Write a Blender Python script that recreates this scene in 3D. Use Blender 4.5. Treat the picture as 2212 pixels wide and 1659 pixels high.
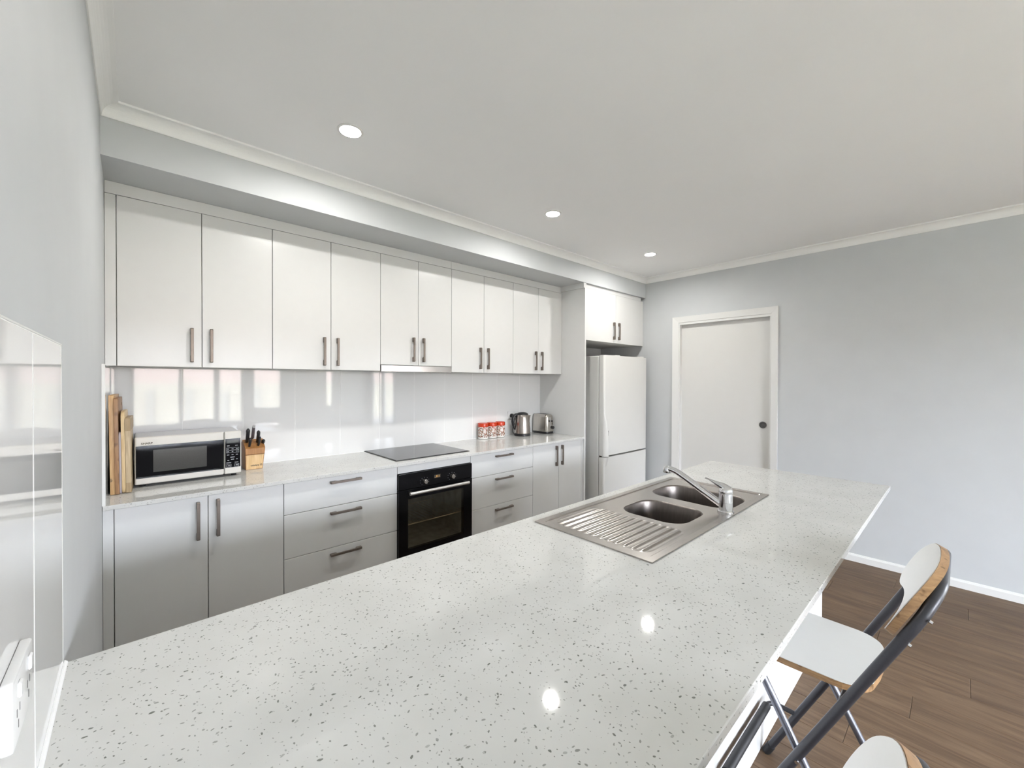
import bpy, bmesh, math, random
from mathutils import Vector, Matrix
from mathutils.geometry import delaunay_2d_cdt
random.seed(7)
SC = bpy.context.scene
for _o in list(bpy.data.objects):
    bpy.data.objects.remove(_o, do_unlink=True)
COL = SC.collection
PI = math.pi

# ------------------------------------------------------------------ camera
F_PX = 891.3
cam_d = bpy.data.cameras.new('camera'); cam_d.sensor_width = 36.0; cam_d.sensor_fit = 'HORIZONTAL'
cam_d.lens = F_PX * 36.0 / 2212.0; cam_d.clip_start = 0.01; cam_d.clip_end = 200
cam = bpy.data.objects.new('camera', cam_d); COL.objects.link(cam)
_fw = Vector((0.67588355, 0.7369609, -0.00837019)); _rt = Vector((0.73700218, -0.675881, 0.00355765))
_up = _rt.cross(_fw)
_m = Matrix((( _rt.x, _up.x, -_fw.x, 0.09997), (_rt.y, _up.y, -_fw.y, -3.0409), (_rt.z, _up.z, -_fw.z, 1.44757), (0, 0, 0, 1)))
cam.matrix_world = _m
SC.camera = cam

# ------------------------------------------------------------------ sky, sun, exposure
SKY_STRENGTH = 47.0
SUN_STRENGTH = 62.0
LAMP_RADIANCE = 585.0
world = bpy.data.worlds.new('sky'); SC.world = world; world.use_nodes = True
wn = world.node_tree.nodes; wl = world.node_tree.links
bg = wn['Background']; bg.inputs['Strength'].default_value = SKY_STRENGTH
bg.inputs['Color'].default_value = (.92, .985, 1.10, 1)      # even bright overcast
sun_d = bpy.data.lights.new('sun', 'SUN'); sun_d.energy = SUN_STRENGTH; sun_d.angle = 0.02; sun_d.color = (1, .985, .94)
sun = bpy.data.objects.new('sun', sun_d); COL.objects.link(sun); sun.location = (-2, 5, 9)
sun.rotation_euler = Vector((-.35, .75, .72)).to_track_quat('Z', 'Y').to_euler()      # high over the house, onto the garden
SC.view_settings.view_transform = 'Standard'; SC.view_settings.look = 'None'
SC.view_settings.gamma = 1.0; SC.view_settings.use_curve_mapping = False
SC.view_settings.exposure = 0.22
SC.cycles.use_denoising = True; SC.cycles.use_adaptive_sampling = True; SC.cycles.adaptive_threshold = .03
SC.cycles.max_bounces = 8; SC.cycles.diffuse_bounces = 4; SC.cycles.glossy_bounces = 4
SC.cycles.transmission_bounces = 6; SC.cycles.transparent_max_bounces = 8
SC.cycles.sample_clamp_indirect = 6.0; SC.cycles.caustics_reflective = False; SC.cycles.caustics_refractive = False

# room dimensions (metres): x along the kitchen run, y towards the splashback, z up
W, H, YR = 4.386, 2.604, -7.0
CT = 0.91            # bench height
YK, ZK = -0.605, 2.386   # bulkhead face and underside
XP = 3.283           # left face of the tall end panel

def portal(name, cx, cy, cz, sx, sz, rot):
    d = bpy.data.lights.new(name, 'AREA'); d.shape = 'RECTANGLE'; d.size = sx; d.size_y = sz
    d.cycles.is_portal = True
    o = bpy.data.objects.new(name, d); COL.objects.link(o); o.location = (cx, cy, cz); o.rotation_euler = rot
    return o

# ------------------------------------------------------------------ materials
MATS = {}
def nodes_of(m):
    m.use_nodes = True
    return m.node_tree.nodes, m.node_tree.links
def pbr(name, col, rough=0.5, metal=0.0, coat=0.0, spec=0.5, ior=1.5, noise=0.0, nscale=40.0, bump=0.0, bscale=300.0, aniso=0.0, emis=None, estr=0.0, stretch=(1, 1, 1)):
    m = bpy.data.materials.new(name); n, l = nodes_of(m); b = n['Principled BSDF']
    b.inputs['Base Color'].default_value = (*col, 1); b.inputs['Roughness'].default_value = rough
    b.inputs['Metallic'].default_value = metal; b.inputs['Coat Weight'].default_value = coat
    b.inputs['Specular IOR Level'].default_value = spec; b.inputs['IOR'].default_value = ior
    b.inputs['Anisotropic'].default_value = aniso
    if emis: b.inputs['Emission Color'].default_value = (*emis, 1); b.inputs['Emission Strength'].default_value = estr
    if noise or bump:
        tc = n.new('ShaderNodeTexCoord'); mp = n.new('ShaderNodeMapping'); mp.inputs['Scale'].default_value = stretch
        l.new(tc.outputs['Object'], mp.inputs['Vector'])
    if noise:
        t = n.new('ShaderNodeTexNoise'); t.inputs['Scale'].default_value = nscale; t.inputs['Detail'].default_value = 4
        l.new(mp.outputs['Vector'], t.inputs['Vector'])
        r = n.new('ShaderNodeValToRGB'); r.color_ramp.elements[0].position = .3; r.color_ramp.elements[1].position = .7
        r.color_ramp.elements[0].color = (*[c * (1 - noise) for c in col], 1)
        r.color_ramp.elements[1].color = (*[min(1, c * (1 + noise)) for c in col], 1)
        l.new(t.outputs['Fac'], r.inputs['Fac']); l.new(r.outputs['Color'], b.inputs['Base Color'])
    if bump:
        t2 = n.new('ShaderNodeTexNoise'); t2.inputs['Scale'].default_value = bscale; t2.inputs['Detail'].default_value = 3
        l.new(mp.outputs['Vector'], t2.inputs['Vector'])
        bp = n.new('ShaderNodeBump'); bp.inputs['Strength'].default_value = bump; bp.inputs['Distance'].default_value = .002
        l.new(t2.outputs['Fac'], bp.inputs['Height']); l.new(bp.outputs['Normal'], b.inputs['Normal'])
    MATS[name] = m
    return m

M_WALL = pbr('wall_paint', (.555, .57, .58), .62, noise=.015, nscale=6)
M_CEIL = pbr('ceiling_paint', (.94, .94, .94), .8, noise=.01, nscale=3)
M_TRIM = pbr('trim_gloss_white', (.76, .76, .745), .3, noise=.006, nscale=12)
M_CORN = pbr('cornice_white', (.93, .93, .92), .45, noise=.006, nscale=12)
M_CAB = pbr('cabinet_white', (.70, .70, .69), .27, noise=.006, nscale=20)
M_CARC = pbr('carcass_white', (.55, .55, .53), .5, noise=.01, nscale=20)
M_TILE = pbr('glazed_tile', (.78, .78, .775), .035, spec=.6, ior=1.5, noise=.004, nscale=2)
M_GROUT = pbr('grout', (.90, .90, .89), .7, noise=.02, nscale=80)
M_DOOR = pbr('door_paint', (.69, .685, .665), .38, noise=.006, nscale=12)
M_BRONZE = pbr('handle_nickel', (.19, .160, .138), .42, metal=.7, noise=.05, nscale=60)
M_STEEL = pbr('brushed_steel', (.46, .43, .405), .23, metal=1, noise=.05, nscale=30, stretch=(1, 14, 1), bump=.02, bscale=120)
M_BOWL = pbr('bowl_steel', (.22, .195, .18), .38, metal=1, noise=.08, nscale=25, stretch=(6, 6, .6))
M_CHROME = pbr('chrome', (.78, .78, .80), .06, metal=1, noise=.01, nscale=10)
M_KSTEEL = pbr('kettle_steel', (.40, .355, .325), .24, metal=1, noise=.06, nscale=20, stretch=(12, 12, .5))
M_BLACKG = pbr('black_glass', (.006, .006, .007), .07, spec=.16, ior=1.5, noise=.1, nscale=5)
M_COOK = pbr('cooktop_glass', (.028, .027, .029), .10, ior=1.5, noise=.1, nscale=600)
M_BLACK = pbr('black_plastic', (.012, .012, .013), .38, noise=.1, nscale=50)
M_FRIDGE = pbr('fridge_enamel', (.74, .735, .71), .33, noise=.006, nscale=12)
M_MWHITE = pbr('microwave_white', (.63, .61, .57), .3, noise=.01, nscale=20)
M_MTOP = pbr('microwave_shell', (.62, .62, .64), .35, noise=.01, nscale=20)
M_MWIN = pbr('microwave_window', (.048, .048, .046), .2, spec=.3, noise=.15, nscale=900)
M_PRINT = pbr('panel_print', (.42, .43, .46), .5, noise=.02, nscale=50)
M_PRINTD = pbr('panel_print_dim', (.16, .165, .18), .5, noise=.02, nscale=50)
M_LCD = pbr('lcd_window', (.022, .026, .022), .2, noise=.2, nscale=200)
M_BADGE = pbr('badge_ink', (.07, .055, .03), .5, noise=.02, nscale=50)
M_GPO = pbr('socket_plastic', (.80, .80, .80), .22, noise=.006, nscale=30)
M_RED = pbr('red_lid', (.50, .035, .006), .25, noise=.03, nscale=30)
M_TUBE = pbr('grey_powdercoat', (.038, .038, .044), .36, metal=.3, bump=.04, bscale=900, noise=.06, nscale=200)
M_TUBEL = pbr('zinc_tube', (.15, .155, .18), .28, metal=.8, noise=.05, nscale=60)
M_RUBBER = pbr('black_rubber', (.010, .010, .011), .55, noise=.1, nscale=60)
M_SEAT = pbr('white_laminate', (.78, .78, .76), .3, noise=.006, nscale=30)

def wood(name, a, b, scale=18, stretch=(8, 8, .7), rough=.45, knots=0.0, dark=(.1, .04, .015)):
    m = bpy.data.materials.new(name); n, l = nodes_of(m); p = n['Principled BSDF']
    tc = n.new('ShaderNodeTexCoord'); mp = n.new('ShaderNodeMapping'); mp.inputs['Scale'].default_value = stretch
    l.new(tc.outputs['Object'], mp.inputs['Vector'])
    t = n.new('ShaderNodeTexNoise'); t.inputs['Scale'].default_value = scale; t.inputs['Detail'].default_value = 5; t.inputs['Distortion'].default_value = .6
    l.new(mp.outputs['Vector'], t.inputs['Vector'])
    r = n.new('ShaderNodeValToRGB'); r.color_ramp.elements[0].position = .3; r.color_ramp.elements[1].position = .72
    r.color_ramp.elements[0].color = (*a, 1); r.color_ramp.elements[1].color = (*b, 1)
    l.new(t.outputs['Fac'], r.inputs['Fac'])
    out = r.outputs['Color']
    if knots:
        v = n.new('ShaderNodeTexNoise'); v.inputs['Scale'].default_value = knots; v.inputs['Detail'].default_value = 2
        l.new(tc.outputs['Object'], v.inputs['Vector'])
        r2 = n.new('ShaderNodeValToRGB'); r2.color_ramp.elements[0].position = .60; r2.color_ramp.elements[1].position = .68
        l.new(v.outputs['Fac'], r2.inputs['Fac'])
        mx = n.new('ShaderNodeMix'); mx.data_type = 'RGBA'
        l.new(r2.outputs['Color'], mx.inputs['Factor']); l.new(out, mx.inputs['A']); mx.inputs['B'].default_value = (*dark, 1)
        out = mx.outputs['Result']
    l.new(out, p.inputs['Base Color']); p.inputs['Roughness'].default_value = rough
    return m
M_WOODL = wood('light_board_wood', (.42, .24, .10), (.60, .40, .20), 14)
M_WOODD = wood('dark_board_wood', (.20, .10, .045), (.36, .20, .09), 12, knots=9, dark=(.07, .028, .012))
M_WOODP = wood('pale_board_wood', (.50, .36, .18), (.66, .50, .29), 14)
M_WOODQ = wood('grey_board_wood', (.36, .27, .16), (.52, .41, .26), 16)
M_WOODE = wood('end_cap_wood', (.26, .18, .09), (.36, .26, .14), 16)
M_BLOCK = wood('block_face_wood', (.58, .36, .15), (.74, .52, .27), 9, stretch=(8, 8, .8))
M_BLOCKD = wood('block_side_wood', (.26, .11, .03), (.42, .20, .06), 12, stretch=(6, 6, .8))
M_PLY = wood('plywood_edge', (.21, .115, .05), (.36, .215, .10), 25, stretch=(1, 1, 6), knots=40, dark=(.13, .065, .02))
M_MAUVE = pbr('mauve_plastic', (.36, .32, .34), .45, noise=.03, nscale=50)
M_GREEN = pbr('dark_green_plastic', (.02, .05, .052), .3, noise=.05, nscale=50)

def stone_mat():
    m = bpy.data.materials.new('speckled_quartz'); n, l = nodes_of(m); p = n['Principled BSDF']
    tc = n.new('ShaderNodeTexCoord')
    base = n.new('ShaderNodeTexNoise'); base.inputs['Scale'].default_value = 7; base.inputs['Detail'].default_value = 3
    l.new(tc.outputs['Object'], base.inputs['Vector'])
    rb = n.new('ShaderNodeValToRGB'); rb.color_ramp.elements[0].position = .35; rb.color_ramp.elements[1].position = .65
    rb.color_ramp.elements[0].color = (.60, .60, .578, 1); rb.color_ramp.elements[1].color = (.645, .645, .625, 1)
    l.new(base.outputs['Fac'], rb.inputs['Fac'])
    cur = rb.outputs['Color']
    warp = n.new('ShaderNodeTexNoise'); warp.inputs['Scale'].default_value = 120; warp.inputs['Detail'].default_value = 1
    l.new(tc.outputs['Object'], warp.inputs['Vector'])
    for i, (ang, sc, rad, st) in enumerate([(20, 105, .25, 1.9), (100, 120, .25, 1.8), (62, 170, .28, 1.4), (150, 112, .24, 2.0)]):
        vm = n.new('ShaderNodeMix'); vm.data_type = 'VECTOR'; vm.inputs['Factor'].default_value = .004
        l.new(tc.outputs['Object'], vm.inputs['A']); l.new(warp.outputs['Color'], vm.inputs['B'])
        mp0 = n.new('ShaderNodeMapping'); mp0.inputs['Rotation'].default_value = (0, 0, math.radians(ang)); mp0.inputs['Location'].default_value = (i * 3.1, i * 1.7, i * .9)
        mp = n.new('ShaderNodeMapping'); mp.inputs['Scale'].default_value = (1 / st, 1, 1)
        l.new(vm.outputs['Result'], mp0.inputs['Vector']); l.new(mp0.outputs['Vector'], mp.inputs['Vector'])
        v = n.new('ShaderNodeTexVoronoi'); v.inputs['Scale'].default_value = sc; v.inputs['Randomness'].default_value = 1
        l.new(mp.outputs['Vector'], v.inputs['Vector'])
        sp = n.new('ShaderNodeSeparateColor'); l.new(v.outputs['Color'], sp.inputs['Color'])
        mr = n.new('ShaderNodeMapRange'); mr.inputs['From Min'].default_value = .30; mr.inputs['From Max'].default_value = 1
        mr.inputs['To Min'].default_value = 0; mr.inputs['To Max'].default_value = rad
        l.new(sp.outputs['Red'], mr.inputs['Value'])
        sub = n.new('ShaderNodeMath'); sub.operation = 'SUBTRACT'; l.new(mr.outputs['Result'], sub.inputs[0]); l.new(v.outputs['Distance'], sub.inputs[1])
        mul = n.new('ShaderNodeMath'); mul.operation = 'MULTIPLY'; mul.use_clamp = True; mul.inputs[1].default_value = 22
        l.new(sub.outputs[0], mul.inputs[0])
        op = n.new('ShaderNodeMapRange'); op.inputs['To Min'].default_value = .45; op.inputs['To Max'].default_value = 1.0
        l.new(sp.outputs['Green'], op.inputs['Value'])
        fa = n.new('ShaderNodeMath'); fa.operation = 'MULTIPLY'; l.new(mul.outputs[0], fa.inputs[0]); l.new(op.outputs['Result'], fa.inputs[1])
        mx = n.new('ShaderNodeMix'); mx.data_type = 'RGBA'; l.new(fa.outputs[0], mx.inputs['Factor']); l.new(cur, mx.inputs['A'])
        mx.inputs['B'].default_value = (.18, .185, .165, 1)
        cur = mx.outputs['Result']
    l.new(cur, p.inputs['Base Color']); p.inputs['Roughness'].default_value = .04; p.inputs['IOR'].default_value = 1.5
    return m
M_STONE = stone_mat()

def floor_mat():
    m = bpy.data.materials.new('brown_vinyl_plank'); n, l = nodes_of(m); p = n['Principled BSDF']
    g = n.new('ShaderNodeNewGeometry'); oi = n.new('ShaderNodeObjectInfo')
    add = n.new('ShaderNodeVectorMath'); add.operation = 'MULTIPLY_ADD'
    add.inputs[1].default_value = (1, 1, 1)
    cmb = n.new('ShaderNodeCombineXYZ'); ml = n.new('ShaderNodeMath'); ml.operation = 'MULTIPLY'; ml.inputs[1].default_value = 37.0
    l.new(oi.outputs['Random'], ml.inputs[0]); l.new(ml.outputs[0], cmb.inputs['Z']); l.new(ml.outputs[0], cmb.inputs['Y'])
    l.new(g.outputs['Position'], add.inputs[0]); l.new(cmb.outputs['Vector'], add.inputs[2])
    mp = n.new('ShaderNodeMapping'); mp.inputs['Scale'].default_value = (7.5, .85, 1); l.new(add.outputs['Vector'], mp.inputs['Vector'])
    t = n.new('ShaderNodeTexNoise'); t.inputs['Scale'].default_value = 2.3; t.inputs['Detail'].default_value = 6; t.inputs['Distortion'].default_value = 1.4; t.inputs['Roughness'].default_value = .6
    l.new(mp.outputs['Vector'], t.inputs['Vector'])
    r = n.new('ShaderNodeValToRGB'); e = r.color_ramp.elements
    e[0].position = .28; e[0].color = (.082, .050, .030, 1); e[1].position = .76; e[1].color = (.178, .115, .069, 1)
    k = e.new(.5); k.color = (.124, .078, .046, 1)
    l.new(t.outputs['Fac'], r.inputs['Fac'])
    mp2 = n.new('ShaderNodeMapping'); mp2.inputs['Scale'].default_value = (60, 2.5, 1); l.new(add.outputs['Vector'], mp2.inputs['Vector'])
    t2 = n.new('ShaderNodeTexNoise'); t2.inputs['Scale'].default_value = 3; t2.inputs['Detail'].default_value = 4; l.new(mp2.outputs['Vector'], t2.inputs['Vector'])
    mr = n.new('ShaderNodeMapRange'); mr.inputs['From Min'].default_value = .3; mr.inputs['From Max'].default_value = .7; mr.inputs['To Min'].default_value = .86; mr.inputs['To Max'].default_value = 1.12
    l.new(t2.outputs['Fac'], mr.inputs['Value'])
    mr2 = n.new('ShaderNodeMapRange'); mr2.inputs['To Min'].default_value = .95; mr2.inputs['To Max'].default_value = 1.05
    l.new(oi.outputs['Random'], mr2.inputs['Value'])
    mm = n.new('ShaderNodeMath'); mm.operation = 'MULTIPLY'; l.new(mr.outputs['Result'], mm.inputs[0]); l.new(mr2.outputs['Result'], mm.inputs[1])
    vs = n.new('ShaderNodeVectorMath'); vs.operation = 'SCALE'; l.new(r.outputs['Color'], vs.inputs[0]); l.new(mm.outputs[0], vs.inputs['Scale'])
    l.new(vs.outputs['Vector'], p.inputs['Base Color']); p.inputs['Roughness'].default_value = .5; p.inputs['Specular IOR Level'].default_value = .3
    bp = n.new('ShaderNodeBump'); bp.inputs['Strength'].default_value = .12; bp.inputs['Distance'].default_value = .001
    l.new(t2.outputs['Fac'], bp.inputs['Height']); l.new(bp.outputs['Normal'], p.inputs['Normal'])
    return m
M_FLOOR = floor_mat()

def canister_mat():
    m = bpy.data.materials.new('floral_print_ceramic'); n, l = nodes_of(m); p = n['Principled BSDF']
    tc = n.new('ShaderNodeTexCoord'); cur = None
    sep = n.new('ShaderNodeSeparateXYZ'); l.new(tc.outputs['Object'], sep.inputs[0])
    at = n.new('ShaderNodeMath'); at.operation = 'ARCTAN2'; l.new(sep.outputs['Y'], at.inputs[0]); l.new(sep.outputs['X'], at.inputs[1])
    sc = n.new('ShaderNodeMath'); sc.operation = 'MULTIPLY'; sc.inputs[1].default_value = .047; l.new(at.outputs[0], sc.inputs[0])
    cb = n.new('ShaderNodeCombineXYZ'); l.new(sc.outputs[0], cb.inputs['X']); l.new(sep.outputs['Z'], cb.inputs['Y'])
    cur = None
    for i, (s, rad, col) in enumerate([(72, .52, (.24, .05, .02)), (105, .46, (.09, .065, .035)), (90, .42, (.30, .11, .035))]):
        mp = n.new('ShaderNodeMapping'); mp.inputs['Location'].default_value = (i * 1.37, i * 2.1, 0); l.new(cb.outputs[0], mp.inputs['Vector'])
        v = n.new('ShaderNodeTexVoronoi'); v.voronoi_dimensions = '2D'; v.inputs['Scale'].default_value = s; v.inputs['Randomness'].default_value = .85
        l.new(mp.outputs['Vector'], v.inputs['Vector'])
        spc = n.new('ShaderNodeSeparateColor'); l.new(v.outputs['Color'], spc.inputs['Color'])
        ml = n.new('ShaderNodeMath'); ml.operation = 'MULTIPLY'; ml.inputs[1].default_value = rad; l.new(spc.outputs['Red'], ml.inputs[0])
        lt = n.new('ShaderNodeMath'); lt.operation = 'LESS_THAN'; l.new(v.outputs['Distance'], lt.inputs[0]); l.new(ml.outputs[0], lt.inputs[1])
        mx = n.new('ShaderNodeMix'); mx.data_type = 'RGBA'; l.new(lt.outputs[0], mx.inputs['Factor'])
        if cur is None: mx.inputs['A'].default_value = (.80, .77, .74, 1)
        else: l.new(cur, mx.inputs['A'])
        mx.inputs['B'].default_value = (*col, 1); cur = mx.outputs['Result']
    # plain white band at the foot
    gt = n.new('ShaderNodeMath'); gt.operation = 'GREATER_THAN'; gt.inputs[1].default_value = .018; l.new(sep.outputs['Z'], gt.inputs[0])
    mx = n.new('ShaderNodeMix'); mx.data_type = 'RGBA'; l.new(gt.outputs[0], mx.inputs['Factor']); mx.inputs['A'].default_value = (.82, .80, .78, 1); l.new(cur, mx.inputs['B'])
    l.new(mx.outputs['Result'], p.inputs['Base Color']); p.inputs['Roughness'].default_value = .2
    return m
M_FLORAL = canister_mat()

def glass_pane_mat(name, tint=(1, 1, 1)):
    m = bpy.data.materials.new(name); n, l = nodes_of(m); n.remove(n['Principled BSDF'])
    tr = n.new('ShaderNodeBsdfTransparent'); tr.inputs['Color'].default_value = (*tint, 1)
    gl = n.new('ShaderNodeBsdfGlossy'); gl.inputs['Roughness'].default_value = .01
    lw = n.new('ShaderNodeLayerWeight'); lw.inputs['Blend'].default_value = .5
    pw = n.new('ShaderNodeMath'); pw.operation = 'POWER'; pw.inputs[1].default_value = 5.0; l.new(lw.outputs['Facing'], pw.inputs[0])
    fr = n.new('ShaderNodeMath'); fr.operation = 'MULTIPLY_ADD'; fr.inputs[1].default_value = .96; fr.inputs[2].default_value = .04; l.new(pw.outputs[0], fr.inputs[0])
    mx = n.new('ShaderNodeMixShader'); l.new(fr.outputs[0], mx.inputs[0]); l.new(tr.outputs[0], mx.inputs[1]); l.new(gl.outputs[0], mx.inputs[2])
    l.new(mx.outputs[0], n['Material Output'].inputs['Surface'])
    return m
M_PANE = glass_pane_mat('window_glass')
M_OVENGLASS = glass_pane_mat('tinted_oven_glass', (.86, .86, .82))
M_GRASS = pbr('lawn_grass', (.20, .205, .155), .9, noise=.25, nscale=30)
M_EARTH = pbr('bank_mulch', (.22, .165, .145), .95, noise=.6, nscale=2.5)
M_SLEEPER = pbr('cream_sleeper', (.56, .53, .47), .85, noise=.12, nscale=12)
M_POST = pbr('galvanised_post', (.16, .16, .15), .6, noise=.1, nscale=30)
M_FRAME = pbr('window_frame_alu', (.30, .30, .31), .45, noise=.02, nscale=30)
M_RACK = pbr('oven_rack', (.55, .45, .33), .3, metal=.7, noise=.03, nscale=30)
M_OVENIN = pbr('oven_cavity', (.42, .40, .35), .5, noise=.2, nscale=20)

# ------------------------------------------------------------------ mesh helpers
def box(bm, x0, x1, y0, y1, z0, z1, bev=0.0, seg=1):
    vs = [bm.verts.new(p) for p in ((x0, y0, z0), (x1, y0, z0), (x1, y1, z0), (x0, y1, z0), (x0, y0, z1), (x1, y0, z1), (x1, y1, z1), (x0, y1, z1))]
    fs = [bm.faces.new([vs[i] for i in f]) for f in ((3, 2, 1, 0), (4, 5, 6, 7), (0, 1, 5, 4), (1, 2, 6, 5), (2, 3, 7, 6), (3, 0, 4, 7))]
    if bev > 0:
        es = set()
        for f in fs: es.update(f.edges)
        bmesh.ops.bevel(bm, geom=list(es), offset=bev, segments=seg, affect='EDGES', profile=.5)
    return bm
def NB(): return bmesh.new()
def boxm(x0, x1, y0, y1, z0, z1, bev=0.0, seg=1): return box(NB(), x0, x1, y0, y1, z0, z1, bev, seg)
def lathe(bm, prof, cx=0, cy=0, cz=0, seg=32, cap0=True, cap1=True):
    rings = []
    for r, z in prof:
        rings.append([bm.verts.new((cx + r * math.cos(2 * PI * i / seg), cy + r * math.sin(2 * PI * i / seg), cz + z)) for i in range(seg)])
    for a, b in zip(rings, rings[1:]):
        for i in range(seg): bm.faces.new((a[i], a[(i + 1) % seg], b[(i + 1) % seg], b[i]))
    if cap0: bm.faces.new(list(reversed(rings[0])))
    if cap1: bm.faces.new(rings[-1])
    return bm
def tube(bm, pts, r, seg=12, cap=True, flat=None):
    pts = [Vector(p) for p in pts]; n = len(pts); rs = r if isinstance(r, (list, tuple)) else [r] * n
    tg = []
    for i in range(n):
        t = (pts[min(i + 1, n - 1)] - pts[max(i - 1, 0)]).normalized(); tg.append(t)
    ref = Vector((0, 0, 1)) if abs(tg[0].z) < .9 else Vector((1, 0, 0))
    u = (ref - tg[0] * ref.dot(tg[0])).normalized(); rings = []
    for i in range(n):
        u = (u - tg[i] * u.dot(tg[i])).normalized(); v = tg[i].cross(u)
        fl = 1.0 if flat is None else (flat[i] if isinstance(flat, (list, tuple)) else flat)
        rings.append([bm.verts.new(pts[i] + u * (rs[i] * fl * math.cos(2 * PI * k / seg)) + v * (rs[i] * math.sin(2 * PI * k / seg))) for k in range(seg)])
    for a, b in zip(rings, rings[1:]):
        for k in range(seg): bm.faces.new((a[k], a[(k + 1) % seg], b[(k + 1) % seg], b[k]))
    if cap: bm.faces.new(list(reversed(rings[0]))); bm.faces.new(rings[-1])
    return bm
def rpath(pts, rad, n=6):
    pts = [Vector(p) for p in pts]; out = [pts[0]]
    for i in range(1, len(pts) - 1):
        a, b, c = pts[i - 1], pts[i], pts[i + 1]
        d1 = (a - b); d2 = (c - b); q = min(rad, d1.length * .49, d2.length * .49)
        p0 = b + d1.normalized() * q; p1 = b + d2.normalized() * q
        for k in range(n + 1):
            t = k / n; out.append(p0 * (1 - t) ** 2 + b * 2 * t * (1 - t) + p1 * t * t)
    out.append(pts[-1]); return out
def smooth_curve(pts, n=8):
    P = [Vector(p) for p in pts]; P = [P[0] * 2 - P[1]] + P + [P[-1] * 2 - P[-2]]; out = []
    for i in range(1, len(P) - 2):
        for k in range(n):
            t = k / n; a, b, c, d = P[i - 1], P[i], P[i + 1], P[i + 2]
            out.append(.5 * ((2 * b) + (c - a) * t + (2 * a - 5 * b + 4 * c - d) * t * t + (3 * b - a - 3 * c + d) * t ** 3))
    out.append(P[-2]); return out
def rrect(x0, x1, y0, y1, r, n=6):
    pts = []
    for cx, cy, a0 in ((x1 - r, y1 - r, 0), (x0 + r, y1 - r, PI / 2), (x0 + r, y0 + r, PI), (x1 - r, y0 + r, 1.5 * PI)):
        for k in range(n + 1):
            a = a0 + (PI / 2) * k / n; pts.append((cx + r * math.cos(a), cy + r * math.sin(a)))
    return pts
def prism(bm, outline, z0, z1, fn=None, bev=0.0):
    """outline of (a,b); fn maps (a,b,h) to a point, default (a,b,h)"""
    fn = fn or (lambda a, b, h: (a, b, h))
    lo = [bm.verts.new(fn(a, b, z0)) for a, b in outline]; hi = [bm.verts.new(fn(a, b, z1)) for a, b in outline]
    n = len(outline); fs = [bm.faces.new(list(reversed(lo))), bm.faces.new(hi)]
    for i in range(n): bm.faces.new((lo[i], lo[(i + 1) % n], hi[(i + 1) % n], hi[i]))
    if bev:
        es = set(fs[0].edges) | set(fs[1].edges)
        bmesh.ops.bevel(bm, geom=list(es), offset=bev, segments=2, affect='EDGES', profile=.5)
    return bm
def loft(bm, loops, cap0=False, cap1=True):
    rs = [[bm.verts.new(p) for p in lp] for lp in loops]
    for a, b in zip(rs, rs[1:]):
        n = len(a)
        for i in range(n): bm.faces.new((a[i], a[(i + 1) % n], b[(i + 1) % n], b[i]))
    if cap0: bm.faces.new(list(reversed(rs[0])))
    if cap1: bm.faces.new(rs[-1])
    return bm
def mesh_of(name, bm, mat, smooth=False, off=None, auto=None):
    if off is not None: bmesh.ops.translate(bm, vec=-Vector(off), verts=bm.verts)
    bmesh.ops.recalc_face_normals(bm, faces=bm.faces)
    me = bpy.data.meshes.new(name); bm.to_mesh(me); bm.free()
    for m in (mat if isinstance(mat, (list, tuple)) else [mat]): me.materials.append(m)
    if smooth:
        for p in me.polygons: p.use_smooth = True
        if auto: me.set_sharp_from_angle(angle=math.radians(auto))
    return me
def obj(name, bm, mat, parent=None, smooth=False, auto=35, kind=None, label=None):
    """one mesh object; world-space coordinates are turned into the parent's frame"""
    off = None
    if parent is not None: off = parent['_o'] if '_o' in parent else parent.location
    me = mesh_of(name, bm, mat, smooth, off, auto)
    o = bpy.data.objects.new(name, me); COL.objects.link(o)
    if parent is not None:
        o.parent = parent; o['_o'] = tuple(off)
    if kind: o['kind'] = kind
    if label: o['label'] = label
    return o
def thing(name, label, cat, loc=(0, 0, 0), group=None):
    o = bpy.data.objects.new(name, None); COL.objects.link(o); o.location = loc; o.empty_display_size = .05
    o['label'] = label; o['category'] = cat
    if group: o['group'] = group
    return o
def tag(o, label, cat, group=None, kind=None):
    o['label'] = label; o['category'] = cat
    if group: o['group'] = group
    if kind: o['kind'] = kind
    return o
def struct(name, bm, mat, parent=None, smooth=False):
    return obj(name, bm, mat, parent, smooth, kind='structure')
def copy_tree(o, parent=None):
    c = o.copy(); COL.objects.link(c)
    if parent is not None: c.parent = parent
    for ch in list(o.children): copy_tree(ch, c)
    return c
def text_bm(body, size, extrude=.0003, shear=0.0, sx=1.0):
    cu = bpy.data.curves.new('t', 'FONT'); cu.body = body; cu.size = size; cu.extrude = extrude; cu.shear = shear
    cu.offset = size * .028; cu.align_x = 'CENTER'; cu.align_y = 'CENTER'; cu.resolution_u = 3
    t = bpy.data.objects.new('t', cu); COL.objects.link(t)
    dg = bpy.context.evaluated_depsgraph_get(); me = bpy.data.meshes.new_from_object(t.evaluated_get(dg))
    bm = NB(); bm.from_mesh(me); bpy.data.objects.remove(t, do_unlink=True); bpy.data.meshes.remove(me); bpy.data.curves.remove(cu)
    for v in bm.verts: v.co.x *= sx
    return bm
def place(bm, mat): bmesh.ops.transform(bm, matrix=mat, verts=bm.verts); return bm
def facing_front(x, y, z):  # text plane facing -y
    return Matrix.Translation((x, y, z)) @ Matrix.Rotation(PI / 2, 4, 'X')

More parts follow.
